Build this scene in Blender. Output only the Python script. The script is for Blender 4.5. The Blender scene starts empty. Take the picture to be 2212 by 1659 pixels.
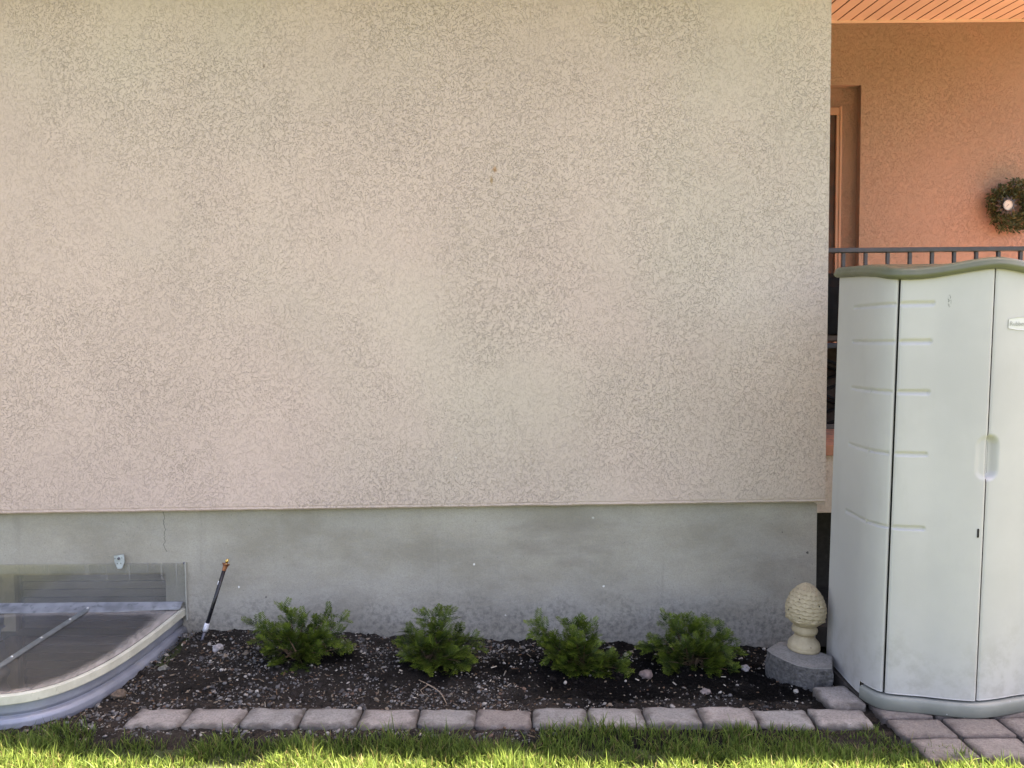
import bpy, bmesh, math, random
import numpy as np
from mathutils import Vector, Matrix, noise as mnoise

random.seed(7); rng = np.random.default_rng(7)
scene = bpy.context.scene
COL = scene.collection
R = math.radians

# ------------------------------------------------------------------ camera
CAM_H = 1.6; FPX = 1661.0; PITCH = 3.0; ROLL = -0.5
cam = bpy.data.cameras.new('camera'); cam.sensor_width = 36.0; cam.lens = 36.0*FPX/2212.0
cam.clip_start = 0.05; cam.clip_end = 2000.0
camo = bpy.data.objects.new('camera', cam); COL.objects.link(camo)
CROT = Matrix.Rotation(R(90-PITCH), 3, 'X') @ Matrix.Rotation(R(ROLL), 3, 'Z')
camo.matrix_world = Matrix.Translation((0, 0, CAM_H)) @ CROT.to_4x4()
scene.camera = camo
CPOS = Vector((0, 0, CAM_H))
def ray(px, py):
    return CROT @ Vector(((px-1106.0)/FPX, -(py-829.5)/FPX, -1.0))
def PY(px, py, Y):                      # point of the real plane at depth Y
    d = ray(px, py); return CPOS + d*(Y/d.y)
def PZ(px, py, z):                      # point of the real level z
    d = ray(px, py); return CPOS + d*((z-CAM_H)/d.z)

# ------------------------------------------------------------------ sky, sun, exposure
SUN = Vector((0.50, 0.11, 1.0)).normalized()
world = bpy.data.worlds.new('World'); scene.world = world; world.use_nodes = True
wn = world.node_tree; wn.nodes.clear()
sky = wn.nodes.new('ShaderNodeTexSky'); sky.sky_type = 'NISHITA'; sky.sun_disc = False
sky.sun_elevation = math.asin(SUN.z); sky.sun_rotation = math.atan2(SUN.x, SUN.y)
sky.air_density = 1.0; sky.dust_density = 2.5; sky.ozone_density = 1.0
bg = wn.nodes.new('ShaderNodeBackground'); bg.inputs['Strength'].default_value = 0.054
wo = wn.nodes.new('ShaderNodeOutputWorld')
wn.links.new(sky.outputs[0], bg.inputs[0]); wn.links.new(bg.outputs[0], wo.inputs[0])
sl = bpy.data.lights.new('sun', 'SUN'); sl.energy = 5.0; sl.angle = R(0.5); sl.color = (1.0, 0.94, 0.84)
so = bpy.data.objects.new('sun', sl); COL.objects.link(so)
so.rotation_euler = (-SUN).to_track_quat('-Z', 'Y').to_euler(); so.location = (6, 3, 12)
vs = scene.view_settings
vs.view_transform = 'Standard'; vs.look = 'None'; vs.gamma = 1.0; vs.use_curve_mapping = False
vs.exposure = 3.47
vs.use_white_balance = True; vs.white_balance_temperature = 7700; vs.white_balance_tint = 21
scene.render.engine = 'CYCLES'
scene.cycles.use_denoising = True
scene.cycles.max_bounces = 10; scene.cycles.diffuse_bounces = 6; scene.cycles.transparent_max_bounces = 12
scene.cycles.sample_clamp_indirect = 6.0

# ------------------------------------------------------------------ node helper
class M:
    def __init__(s, name):
        s.m = bpy.data.materials.new(name); s.m.use_nodes = True
        s.t = s.m.node_tree; s.t.nodes.clear()
        s.out = s.t.nodes.new('ShaderNodeOutputMaterial')
        s.bsdf = s.n('ShaderNodeBsdfPrincipled')
        s.t.links.new(s.bsdf.outputs[0], s.out.inputs[0])
    def n(s, ty, ins=None, **props):
        nd = s.t.nodes.new(ty)
        for k, v in props.items(): setattr(nd, k, v)
        for k, v in (ins or {}).items(): s.put(nd.inputs[k], v)
        return nd
    def put(s, sock, v):
        if isinstance(v, bpy.types.Node): v = v.outputs[0]
        if isinstance(v, bpy.types.NodeSocket): s.t.links.new(v, sock)
        else:
            if sock.type == 'RGBA' and len(v) == 3: v = (*v, 1)
            sock.default_value = v
    def set(s, **kw):
        for k, v in kw.items(): s.put(s.bsdf.inputs[k.replace('_', ' ')], v)
        return s
    def math(s, op, a, b=0.0, c=0.0, clamp=False):
        return s.n('ShaderNodeMath', {0: a, 1: b, 2: c}, operation=op, use_clamp=clamp)
    def obj(s): return s.n('ShaderNodeTexCoord').outputs['Object']
    def noise(s, vec, scale, detail=2.0, rough=0.5, dist=0.0):
        return s.n('ShaderNodeTexNoise', {'Vector': vec, 'Scale': scale, 'Detail': detail, 'Roughness': rough, 'Distortion': dist})
    def map(s, v, a, b, c=0.0, d=1.0, smooth=True):
        return s.n('ShaderNodeMapRange', {'Value': v, 'From Min': a, 'From Max': b, 'To Min': c, 'To Max': d},
                   interpolation_type='SMOOTHSTEP' if smooth else 'LINEAR')
    def mix(s, f, a, b, mode='MIX'):
        nd = s.n('ShaderNodeMix', data_type='RGBA', blend_type=mode)
        s.put(nd.inputs[0], f); s.put(nd.inputs[6], a); s.put(nd.inputs[7], b)
        return nd.outputs[2]
    def scale(s, vec, v3, off=(0, 0, 0)):
        return s.n('ShaderNodeMapping', {'Vector': vec, 'Scale': v3, 'Location': off}).outputs[0]
    def bump(s, h, dist=0.003, st=1.0, normal=None):
        nd = s.n('ShaderNodeBump', {'Height': h, 'Distance': dist, 'Strength': st})
        if normal is not None: s.put(nd.inputs['Normal'], normal)
        s.put(s.bsdf.inputs['Normal'], nd); return nd
    def attr(s, name): return s.n('ShaderNodeAttribute', attribute_name=name).outputs['Color']

def simple(name, col, rough=0.5, metal=0.0, var=0.12, scale=20.0, bump=0.0, bscale=120.0):
    m = M(name); v = m.obj()
    a = m.noise(v, scale, 4)
    dark = tuple(c*(1-var*1.6) for c in col); lite = tuple(min(1, c*(1+var)) for c in col)
    m.set(Base_Color=m.mix(m.map(a, .3, .7), dark, lite), Roughness=m.map(m.noise(v, scale*2, 3), .3, .7, max(0.02, rough-.1), min(1, rough+.1)), Metallic=metal)
    if bump: m.bump(m.noise(v, bscale, 3), bump)
    return m.m

def stucco(name, base, groove, seed=0.0):
    m = M(name); v0 = m.obj()
    v = m.scale(v0, (1, 1, 1), (seed, seed*.7, seed*1.3))
    warp = m.noise(v, 17, 2)
    wv = m.n('ShaderNodeVectorMath', {0: warp.outputs['Color'], 1: (-.5, -.5, -.5)}, operation='ADD')
    wv = m.n('ShaderNodeVectorMath', {0: wv, 'Scale': 0.045}, operation='SCALE')
    vw = m.n('ShaderNodeVectorMath', {0: v, 1: wv}, operation='ADD').outputs[0]
    tot = None
    for sc, off, w, ms, lo in ((30, 3.1, .014, 30, .49), (70, 7.7, .033, 62, .455), (108, 1.3, .042, 85, .455)):
        vv = m.scale(vw, (1, 1, 1.0), (off, off*2, off*.5))
        nn = m.noise(vv, sc, 0.6)
        d = m.math('ABSOLUTE', m.math('SUBTRACT', nn, .5))
        ln = m.map(d, 0.0, w, 1.0, 0.0)
        mk = m.map(m.noise(m.scale(v, (1, 1, 1), (off*3, 0, off)), ms, 1.5), lo, lo+.07)
        l = m.math('MULTIPLY', ln, mk)
        tot = l if tot is None else m.math('MAXIMUM', tot, l)
    dens = m.map(m.noise(v, 1.6, 5, .6), .32, .66, .40, 1.0)
    tot = m.math('MULTIPLY', tot, dens)
    blotch = m.map(m.noise(v, 1.3, 4, .55), .3, .7)
    fine = m.noise(v, 260, 2)
    c = m.mix(blotch, tuple(x*.95 for x in base), tuple(min(1, x*1.04) for x in base))
    hue = m.map(m.noise(m.scale(v, (1, 1, 1), (1.9, 1, 7.3)), .5, 3, .5), .35, .65)
    c = m.mix(hue, m.mix(1.0, c, (1.03, .975, .97), 'MULTIPLY'), m.mix(1.0, c, (.965, 1.0, .955), 'MULTIPLY'))
    c = m.mix(m.math('MULTIPLY', m.map(fine, .3, .7), .25), c, tuple(x*.78 for x in base))
    c = m.mix(m.math('MULTIPLY', tot, .33), c, groove)  # groove tone holds dirt and also painted shade of the recesses
    return m, v, c, tot, fine

# ------------------------------------------------------------------ object helpers
def link(name, me, mat=None, parent=None, smooth=False):
    o = bpy.data.objects.new(name, me); COL.objects.link(o)
    if mat is not None: me.materials.append(mat)
    if smooth: me.polygons.foreach_set('use_smooth', [True]*len(me.polygons)); me.update()
    if parent is not None: adopt(o, parent)
    return o
def adopt(o, e):
    o.parent = e; o.matrix_parent_inverse = Matrix.Translation(-world_loc(e))
def world_loc(e):
    return e.location.copy() if e.type == 'EMPTY' else Vector((0, 0, 0))
def pyobj(name, verts, faces, mat, parent=None, smooth=False):
    me = bpy.data.meshes.new(name); me.from_pydata([tuple(v) for v in verts], [], faces); me.update()
    return link(name, me, mat, parent, smooth)
def bobj(name, bm, mat, parent=None, smooth=False):
    me = bpy.data.meshes.new(name); bmesh.ops.recalc_face_normals(bm, faces=bm.faces); bm.to_mesh(me); bm.free()
    return link(name, me, mat, parent, smooth)
def npobj(name, V, F, mat, parent=None, smooth=False, cols=None):
    V = np.asarray(V, np.float32); F = np.asarray(F, np.int32); k = F.shape[1]
    me = bpy.data.meshes.new(name)
    me.vertices.add(len(V)); me.vertices.foreach_set('co', V.ravel())
    me.loops.add(F.size); me.loops.foreach_set('vertex_index', F.ravel())
    me.polygons.add(len(F)); me.polygons.foreach_set('loop_start', np.arange(len(F), dtype=np.int32)*k)
    me.update(calc_edges=True); me.validate()
    if cols is not None:
        a = me.color_attributes.new('col', 'FLOAT_COLOR', 'POINT')
        c4 = np.ones((len(V), 4), np.float32); c4[:, :3] = cols; a.data.foreach_set('color', c4.ravel())
    return link(name, me, mat, parent, smooth)
def tag(o, label=None, cat=None, group=None, kind=None):
    if label: o['label'] = label
    if cat: o['category'] = cat
    if group: o['group'] = group
    if kind: o['kind'] = kind
    return o
def empty(name, loc, label, cat, group=None):
    e = bpy.data.objects.new(name, None); COL.objects.link(e); e.location = loc; e.empty_display_size = .1
    return tag(e, label, cat, group)
def box(bm, x0, x1, y0, y1, z0, z1, bev=0.0, seg=2):
    r = bmesh.ops.create_cube(bm, size=1.0)
    vs_ = r['verts']
    for v in vs_:
        v.co = Vector((x0+(v.co.x+.5)*(x1-x0), y0+(v.co.y+.5)*(y1-y0), z0+(v.co.z+.5)*(z1-z0)))
    if bev:
        es = list({e for v in vs_ for e in v.link_edges})
        bmesh.ops.bevel(bm, geom=es, offset=bev, segments=seg, affect='EDGES', profile=.5)
def boxo(name, x0, x1, y0, y1, z0, z1, mat, parent=None, bev=0.0):
    bm = bmesh.new(); box(bm, x0, x1, y0, y1, z0, z1, bev); return bobj(name, bm, mat, parent)
def tube(bm, pts, rad, n=10, cap=True):
    pts = [Vector(p) for p in pts]; rad = rad if isinstance(rad, (list, tuple)) else [rad]*len(pts)
    rings = []; ref = None
    for i, p in enumerate(pts):
        t = (pts[min(i+1, len(pts)-1)]-pts[max(i-1, 0)]).normalized()
        if ref is None:
            ref = t.orthogonal().normalized()
        ref = (ref - t*ref.dot(t)).normalized(); b = t.cross(ref)
        rings.append([bm.verts.new(p+(ref*math.cos(2*math.pi*k/n)+b*math.sin(2*math.pi*k/n))*rad[i]) for k in range(n)])
    for i in range(len(rings)-1):
        for k in range(n):
            bm.faces.new((rings[i][k], rings[i][(k+1) % n], rings[i+1][(k+1) % n], rings[i+1][k]))
    if cap:
        bm.faces.new(rings[0][::-1]); bm.faces.new(rings[-1])
def lathe_axis(name, base, axis, prof, mat, parent=None, n=24, smooth=True):
    axis = Vector(axis).normalized(); u = axis.orthogonal().normalized(); w = axis.cross(u)
    V = []; F = []
    for (z, r) in prof:
        for k in range(n):
            a = 2*math.pi*k/n
            V.append(Vector(base)+axis*z+(u*math.cos(a)+w*math.sin(a))*max(r, 1e-5))
    for i in range(len(prof)-1):
        for k in range(n):
            F.append((i*n+k, i*n+(k+1) % n, (i+1)*n+(k+1) % n, (i+1)*n+k))
    return pyobj(name, V, F, mat, parent, smooth)
def fbm(x, y, z=0.0, o=4):
    return mnoise.fractal(Vector((x, y, z)), 1.0, 2.0, o)

# ================================================================== MATERIALS
m, v, c, tot, fine = stucco('stucco_tan', (.585, .478, .428), (.235, .185, .15))
m.set(Base_Color=c, Roughness=.92)
m.bump(m.math('SUBTRACT', m.math('MULTIPLY', fine, .22), tot), .0023, 1.0)
# a few rust marks and specks that belong to this wall
MAT_STUCCO = m.m
spots = [(PY(1069, 366, 4.11), (.33, .15, .03), .013, 1.6), (PY(570, 143, 4.11), (.10, .06, .04), .007, 1.5), (PY(1271, 360, 4.11), (.08, .06, .05), .005, 1.0),
         (PY(985, 988, 4.11), (.85, .84, .8), .006, .6), (PY(377, 976, 4.11), (.15, .12, .1), .005, 1.0), (PY(1062, 390, 4.11), (.36, .22, .09), .010, 2.4)]
cc = c
vj = m.n('ShaderNodeVectorMath', {0: m.obj(), 1: m.n('ShaderNodeVectorMath', {0: m.noise(m.obj(), 90, 2).outputs['Color'], 'Scale': .016}, operation='SCALE')}, operation='ADD').outputs[0]
for p, colr, rad, asp in spots:
    q = m.n('ShaderNodeVectorMath', {0: vj, 1: (-p.x-.008, 0, -p.z-.008)}, operation='ADD').outputs[0]
    q = m.n('ShaderNodeVectorMath', {0: q, 1: (1, 0, 1/asp)}, operation='MULTIPLY').outputs[0]
    ln = m.n('ShaderNodeVectorMath', {0: q}, operation='LENGTH').outputs['Value']
    cc = m.mix(m.math('MULTIPLY', m.map(ln, rad*.3, rad*1.2, 1, 0), .7), cc, colr)
m.put(m.bsdf.inputs['Base Color'], cc)

m, v, c, tot, fine = stucco('stucco_warm_bounce', (.355, .232, .185), (.26, .155, .115), 5.0)  # warm light bounced off the deck is put into this stucco colour
m.set(Base_Color=c, Roughness=.92); m.bump(m.math('SUBTRACT', m.math('MULTIPLY', fine, .25), m.math('MULTIPLY', tot, .7)), .004)
MAT_STUCCO_WARM = m.m

m, v, c, tot, fine = stucco('stucco_surround_shaded', (.25, .15, .115), (.17, .10, .075), 9.0)  # darker copy of the porch stucco: recess shade put into the colour
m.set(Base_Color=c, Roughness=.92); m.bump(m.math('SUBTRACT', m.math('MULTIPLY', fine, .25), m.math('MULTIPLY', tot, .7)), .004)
MAT_SURR_SHADED = m.m
# parged concrete
m = M('parged_concrete'); v = m.obj()
cl = m.map(m.noise(m.scale(v, (1, 1, 1.6)), 1.7, 6, .6), .3, .72)
st = m.map(m.noise(m.scale(v, (.8, 1, 1.5)), 4.0, 6, .65), .35, .7)
c = m.mix(cl, (.27, .25, .207), (.395, .37, .315))
c = m.mix(m.math('MULTIPLY', st, .35), c, (.44, .43, .40))
fine = m.noise(v, 190, 3, .6)
c = m.mix(m.math('MULTIPLY', m.map(fine, .35, .7), .3), c, (.17, .17, .165))
# soil splash stains just above the bed
sz = m.n('ShaderNodeSeparateXYZ', {0: v})
edge = m.math('ADD', sz.outputs['Z'], m.math('MULTIPLY', m.math('SUBTRACT', m.noise(v, 6, 5, .65), .5), -.42))
spl = m.math('MULTIPLY', m.map(edge, .05, .28, 1, 0), m.map(m.noise(v, 34, 4, .7), .40, .66))
c = m.mix(m.math('MULTIPLY', spl, .55), c, (.085, .08, .075))
# brown smear stains
smr = m.map(m.noise(m.scale(v, (.55, 1, 2.2), (3, 0, 1)), 2.1, 4, .55), .56, .72)
c = m.mix(m.math('MULTIPLY', smr, .42), c, (.17, .15, .135))
spk = m.n('ShaderNodeTexVoronoi', {'Vector': v, 'Scale': 22.0})
c = m.mix(m.map(spk.outputs['Distance'], .02, .075, .75, 0), c, (.12, .12, .115))
drp = m.map(m.noise(m.scale(v, (7, 1, .55), (2.2, 0, .3)), 2.0, 4, .6), .60, .74)
c = m.mix(m.math('MULTIPLY', drp, .22), c, (.19, .18, .16))
pit = m.n('ShaderNodeTexVoronoi', {'Vector': m.scale(v, (1, 1, 1.3), (.3, .1, .2)), 'Scale': 55.0})
c = m.mix(m.math('MULTIPLY', m.map(pit.outputs['Distance'], .03, .10, .7, 0), m.map(m.noise(v, 3.3, 2), .5, .6)), c, (.10, .10, .095))
# hairline crack running down from the stucco edge
p0 = PY(355, 1108, 4.15); p1 = PY(350, 1192, 4.15)
wob = m.math('ADD', m.math('MULTIPLY', m.math('SUBTRACT', m.n('ShaderNodeTexNoise', {'W': m.math('MULTIPLY', sz.outputs['Z'], 16.0), 'Scale': 1.0, 'Detail': 4.0}, noise_dimensions='1D').outputs[0], .5), .05), p0.x-.003)
dx = m.math('ABSOLUTE', m.math('SUBTRACT', sz.outputs['X'], wob))
cr = m.math('MULTIPLY', m.map(dx, .0008, .0035, 1, 0), m.math('GREATER_THAN', sz.outputs['Z'], p1.z))
c = m.mix(m.math('MULTIPLY', cr, .6), c, (.05, .05, .045))
for fx, fy, fc, fr_ in ((1024, 1219, (.8, .8, .78), .010), (1304, 1266, (.75, .75, .72), .009), (516, 1268, (.75, .75, .74), .009), (1281, 1118, (.5, .5, .46), .010), (1092, 1329, (.6, .58, .54), .008), (1744, 1194, (.06, .055, .05), .012), (600, 1352, (.10, .09, .08), .013), (575, 1290, (.12, .11, .1), .010), (1690, 1150, (.12, .11, .1), .007)):
    fp = PY(fx, fy, 4.15)
    q = m.n('ShaderNodeVectorMath', {0: v, 1: (-fp.x, 0, -fp.z)}, operation='ADD').outputs[0]
    q = m.n('ShaderNodeVectorMath', {0: q, 1: (1, 0, 1)}, operation='MULTIPLY').outputs[0]
    ln = m.n('ShaderNodeVectorMath', {0: q}, operation='LENGTH').outputs['Value']
    ln = m.math('ADD', ln, m.math('MULTIPLY', m.math('SUBTRACT', m.noise(v, 120, 2), .5), .012))
    c = m.mix(m.map(ln, fr_*.4, fr_*.75, .9, 0), c, fc)
m.set(Base_Color=c, Roughness=.9)
m.bump(m.math('ADD', m.math('MULTIPLY', fine, .5), m.math('MULTIPLY', m.noise(v, 28, 4), 1.0)), .004, .8)
MAT_CONC = m.m

MAT_DARK = simple('dark_void', (.02, .018, .016), .9)
MAT_BLACK = simple('black_enamel', (.006, .006, .007), .75, var=.2)
MAT_BLACK.node_tree.nodes['Principled BSDF'].inputs['Specular IOR Level'].default_value = .15
MAT_RAIL = simple('railing_paint', (.055, .048, .055), .5, var=.15, scale=40)
MAT_SOFFIT = simple('soffit_paint', (.76, .56, .47), .55, var=.05, scale=3)
MAT_GROOVE = simple('soffit_groove', (.20, .07, .03), .7)
MAT_DOORTRIM = simple('door_trim_paint', (.33, .18, .115), .5, var=.06, scale=6)
MAT_DOOR = simple('door_wood', (.05, .02, .011), .75, var=.3, scale=9)
MAT_ROOF = simple('roof_felt', (.16, .13, .11), .9, var=.3)
MAT_FASCIA = simple('fascia_paint', (.5, .32, .2), .6)
m = M('brick_deck'); v = m.obj()
bt = m.n('ShaderNodeTexBrick', {'Vector': v, 'Color1': (.42, .19, .12, 1), 'Color2': (.33, .15, .10, 1), 'Mortar': (.18, .13, .10, 1), 'Scale': 1.0, 'Mortar Size': .006, 'Brick Width': .22, 'Row Height': .11})
m.set(Base_Color=bt.outputs['Color'], Roughness=.85); m.bump(m.noise(v, 70, 3), .003); MAT_DECK = m.m

# plastic of the shed
m = M('shed_plastic'); v = m.obj()
blot = m.map(m.noise(v, 2.5, 5, .6), .3, .7)
c = m.mix(blot, (.43, .425, .425), (.48, .475, .47))
grain = m.noise(v, 420, 2)
dirt = m.map(m.noise(m.scale(v, (1.3, 1.3, .35)), 5, 6, .65), .55, .78)
c = m.mix(m.math('MULTIPLY', dirt, .22), c, (.33, .32, .29))
sz = m.n('ShaderNodeSeparateXYZ', {0: v})
drt = m.math('MULTIPLY', m.map(m.math('ADD', sz.outputs['Z'], m.math('MULTIPLY', m.noise(v, 5, 4), -.5)), -.12, .28, 1, 0), m.map(m.noise(v, 14, 5, .7), .4, .7))
c = m.mix(m.math('MULTIPLY', drt, .5), c, (.30, .285, .26))
scf = PY(2052, 650, 3.115)
q = m.n('ShaderNodeVectorMath', {0: v, 1: (-scf.x, 0, -scf.z)}, operation='ADD').outputs[0]
q = m.n('ShaderNodeVectorMath', {0: q, 1: (3.0, 0, .8)}, operation='MULTIPLY').outputs[0]
ln = m.n('ShaderNodeVectorMath', {0: q}, operation='LENGTH').outputs['Value']
c = m.mix(m.math('MULTIPLY', m.map(ln, .014, .024, 1, 0), m.map(m.noise(m.scale(v, (1, 1, .5)), 190, 3), .46, .56, 0, .75)), c, (.16, .17, .16))
m.set(Base_Color=c, Roughness=m.map(blot, 0, 1, .46, .58))
m.put(m.bsdf.inputs['Specular IOR Level'], .35)
m.bump(grain, .0008, .6); MAT_SHED = m.m
MAT_LID = simple('lid_plastic', (.115, .12, .075), .42, var=.12, scale=7, bump=.0006, bscale=400)
m = M('plinth_plastic'); v = m.obj()
c = m.mix(m.map(m.noise(v, 9, 4), .3, .7), (.20, .21, .19), (.25, .26, .235))
sp = m.map(m.noise(m.scale(v, (1, 1, 1.4)), 48, 3, .6), .70, .73)
c = m.mix(sp, c, (.75, .77, .8)); m.set(Base_Color=c, Roughness=.5); MAT_PLINTH = m.m
MAT_SEAM = simple('seam_shadow_gap', (.03, .032, .028), .9)

# soil, pebbles, pavers
m = M('bed_soil'); v = m.obj(); a = m.attr('col')
n1 = m.noise(v, 90, 5, .7); n2 = m.noise(v, 260, 3, .7)
c = m.mix(m.map(n1, .35, .7), m.mix(1.0, a, (.5, .5, .5), 'MULTIPLY'), a)
c = m.mix(m.math('MULTIPLY', m.map(n2, .55, .75), .5), c, m.mix(1.0, a, (2.6, 2.4, 2.1), 'MULTIPLY'))
m.set(Base_Color=c, Roughness=.95); m.bump(m.math('ADD', n1, m.math('MULTIPLY', n2, .5)), .012); m.put(m.bsdf.inputs['Specular IOR Level'], .08); MAT_SOIL = m.m
m = M('pebble_stone'); v = m.obj()
c = m.mix(m.map(m.noise(v, 300, 3), .3, .7), m.mix(1.0, m.attr('col'), (.7, .7, .7), 'MULTIPLY'), m.attr('col'))
m.set(Base_Color=c, Roughness=.85); MAT_PEB = m.m
m = M('mulch_chip'); m.set(Base_Color=m.attr('col'), Roughness=.9); m.put(m.bsdf.inputs['Specular IOR Level'], .1); MAT_CHIP = m.m
def paver_mat(name, a, b, dirtc=(.085, .072, .062)):
    m = M(name); v = m.obj(); oi = m.n('ShaderNodeObjectInfo')
    v = m.n('ShaderNodeVectorMath', {0: v, 1: m.n('ShaderNodeVectorMath', {0: oi.outputs['Location'], 'Scale': 3.7}, operation='SCALE')}, operation='ADD').outputs[0]
    c = m.mix(oi.outputs['Random'], a, b)
    c = m.mix(m.math('MULTIPLY', m.map(m.noise(v, 14, 5, .65), .35, .7), .5), c, m.mix(1.0, c, (1.5, 1.5, 1.5), 'MULTIPLY'))
    c = m.mix(m.math('MULTIPLY', m.map(m.noise(v, 110, 4, .7), .42, .66), .7), c, m.mix(1.0, c, (.58, .56, .54), 'MULTIPLY'))
    g = m.n('ShaderNodeTexCoord').outputs['Generated']
    gs = m.n('ShaderNodeSeparateXYZ', {0: g})
    ex = m.math('ABSOLUTE', m.math('SUBTRACT', gs.outputs['X'], .5)); ey = m.math('ABSOLUTE', m.math('SUBTRACT', gs.outputs['Y'], .5))
    ed = m.math('ADD', m.math('MAXIMUM', ex, ey), m.math('MULTIPLY', m.math('SUBTRACT', m.noise(v, 22, 4), .5), .42))
    c = m.mix(m.map(ed, .30, .52, 0, .85), c, dirtc)
    vo = m.n('ShaderNodeTexVoronoi', {'Vector': v, 'Scale': 40.0})
    c = m.mix(m.map(vo.outputs['Distance'], .03, .09, .8, 0), c, (.04, .03, .03))
    m.set(Base_Color=c, Roughness=.9)
    m.bump(m.math('ADD', m.noise(v, 160, 4, .7), m.math('MULTIPLY', m.noise(v, 32, 4), 1.4)), .007, 1.0)
    return m.m
MAT_PAV_PINK = paver_mat('paver_pinkish', (.285, .258, .24), (.33, .30, .277))
MAT_PAV_GREY = paver_mat('paver_grey', (.25, .24, .228), (.30, .287, .27))
MAT_PAV_BROWN = paver_mat('paver_brown', (.215, .188, .17), (.255, .224, .204), (.11, .088, .08))
MAT_BLOCK = paver_mat('retaining_block_concrete', (.27, .255, .24), (.30, .285, .265), (.21, .20, .185))

# finial
m = M('finial_cast_stone'); v = m.obj()
c = m.mix(m.map(m.noise(v, 25, 5, .6), .3, .7), (.37, .30, .195), (.46, .38, .255))
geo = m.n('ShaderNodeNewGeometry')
c = m.mix(m.map(geo.outputs['Pointiness'], .44, .505, .85, 0), c, (.20, .14, .08))  # creases browned: shade between the scales put into the colour
vo = m.n('ShaderNodeTexVoronoi', {'Vector': v, 'Scale': 26.0})
c = m.mix(m.map(vo.outputs['Distance'], .10, .15, 1, 0), c, (.05, .035, .025))
m.set(Base_Color=c, Roughness=.75); m.bump(m.noise(v, 120, 4), .002); MAT_FIN = m.m

# metals and plastics
m = M('galvanised_steel'); v = m.obj()
c = m.mix(m.map(m.noise(m.scale(v, (1, 1, 2)), 6, 5, .6), .3, .7), (.23, .25, .31), (.31, .335, .40))
du = m.map(m.noise(v, 9, 6, .7), .5, .72)
c = m.mix(m.math('MULTIPLY', du, .55), c, (.34, .325, .29))
m.set(Base_Color=c, Roughness=.5, Metallic=.35); m.bump(m.noise(v, 60, 3), .001); MAT_GALV = m.m
m = M('lid_rim_plastic'); v = m.obj()
c = m.mix(m.map(m.noise(v, 12, 5, .65), .35, .7), (.46, .46, .39), (.57, .57, .49))
c = m.mix(m.map(m.noise(v, 45, 4, .7), .60, .74, 0, .7), c, (.24, .22, .18))
m.set(Base_Color=c, Roughness=.5); MAT_RIM = m.m
def poly_mat(name, haze, hazecol, streak=False, edge=None, tcol=.8):
    m = M(name); v = m.obj(); m.t.nodes.remove(m.bsdf)
    tr = m.n('ShaderNodeBsdfTransparent', {'Color': (tcol, tcol, tcol*.985, 1)})
    df = m.n('ShaderNodeBsdfDiffuse', {'Color': (*hazecol, 1)})
    gl = m.n('ShaderNodeBsdfGlossy', {'Color': (.9, .92, 1, 1), 'Roughness': .16})
    f = m.map(m.noise(v, 5, 6, .65), .3, .75, haze*.75, haze*1.25)
    if streak:
        s_ = m.map(m.noise(m.scale(v, (60, 1, 1.6)), 1.0, 3, .6), .58, .76, 0, .35)
        szz = m.n('ShaderNodeSeparateXYZ', {0: v})
        f = m.math('ADD', f, m.math('MULTIPLY', s_, m.map(szz.outputs['Z'], .24, .42)))
    else:
        scr = m.map(m.noise(m.scale(v, (14, 3, 1)), 6, 3, .6), .68, .76, 0, .2)
        f = m.math('ADD', f, scr)
    if edge is not None:
        f = m.math('ADD', f, m.math('MULTIPLY', m.n('ShaderNodeSeparateColor', {0: m.attr('col')}).outputs[0], .8), clamp=True)
    mx = m.n('ShaderNodeMixShader', {0: f, 1: tr, 2: df})
    fr = m.n('ShaderNodeFresnel', {'IOR': 1.5})
    mx2 = m.n('ShaderNodeMixShader', {0: m.math('MULTIPLY', fr, .85), 1: mx, 2: gl})
    m.t.links.new(mx2.outputs[0], m.out.inputs[0]); return m.m
MAT_LIDCLEAR = poly_mat('dusty_polycarbonate', .11, (.50, .45, .40), edge=True, tcol=.90)
MAT_PANEL = poly_mat('streaked_clear_plastic', .12, (.50, .49, .44), streak=True, tcol=.96)
MAT_PANE = poly_mat('window_pane_glass', .02, (.4, .4, .4), tcol=.95)
MAT_BRACE = simple('aluminium_bar', (.20, .22, .225), .45, metal=.4, scale=30)
MAT_RIVET = simple('rivet_metal', (.62, .62, .60), .35, metal=.6)
MAT_BRACKET = simple('zinc_bracket', (.42, .47, .50), .45, metal=.3, scale=40)
MAT_PIPE = simple('black_poly_pipe', (.012, .012, .016), .35, var=.3, scale=30)
MAT_COPPER = simple('copper', (.36, .15, .08), .45, metal=.7, scale=60, var=.3)
MAT_BRASS = simple('brass', (.75, .52, .18), .28, metal=.95, scale=60)
MAT_WHITEPVC = simple('white_pvc', (.66, .68, .74), .5, scale=50, var=.15)
MAT_STEEL = simple('dull_steel', (.10, .10, .12), .4, metal=.6)
m = M('blind_slats'); v = m.obj(); sz = m.n('ShaderNodeSeparateXYZ', {0: v})
m.set(Base_Color=m.mix(m.map(m.noise(m.scale(v, (.6, 1, 8)), 4, 3), .3, .7), (.19, .15, .125), (.26, .21, .175)), Roughness=.7); MAT_BLIND = m.m
MAT_WINFRAME = simple('window_frame_tan', (.30, .25, .17), .6)


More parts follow.
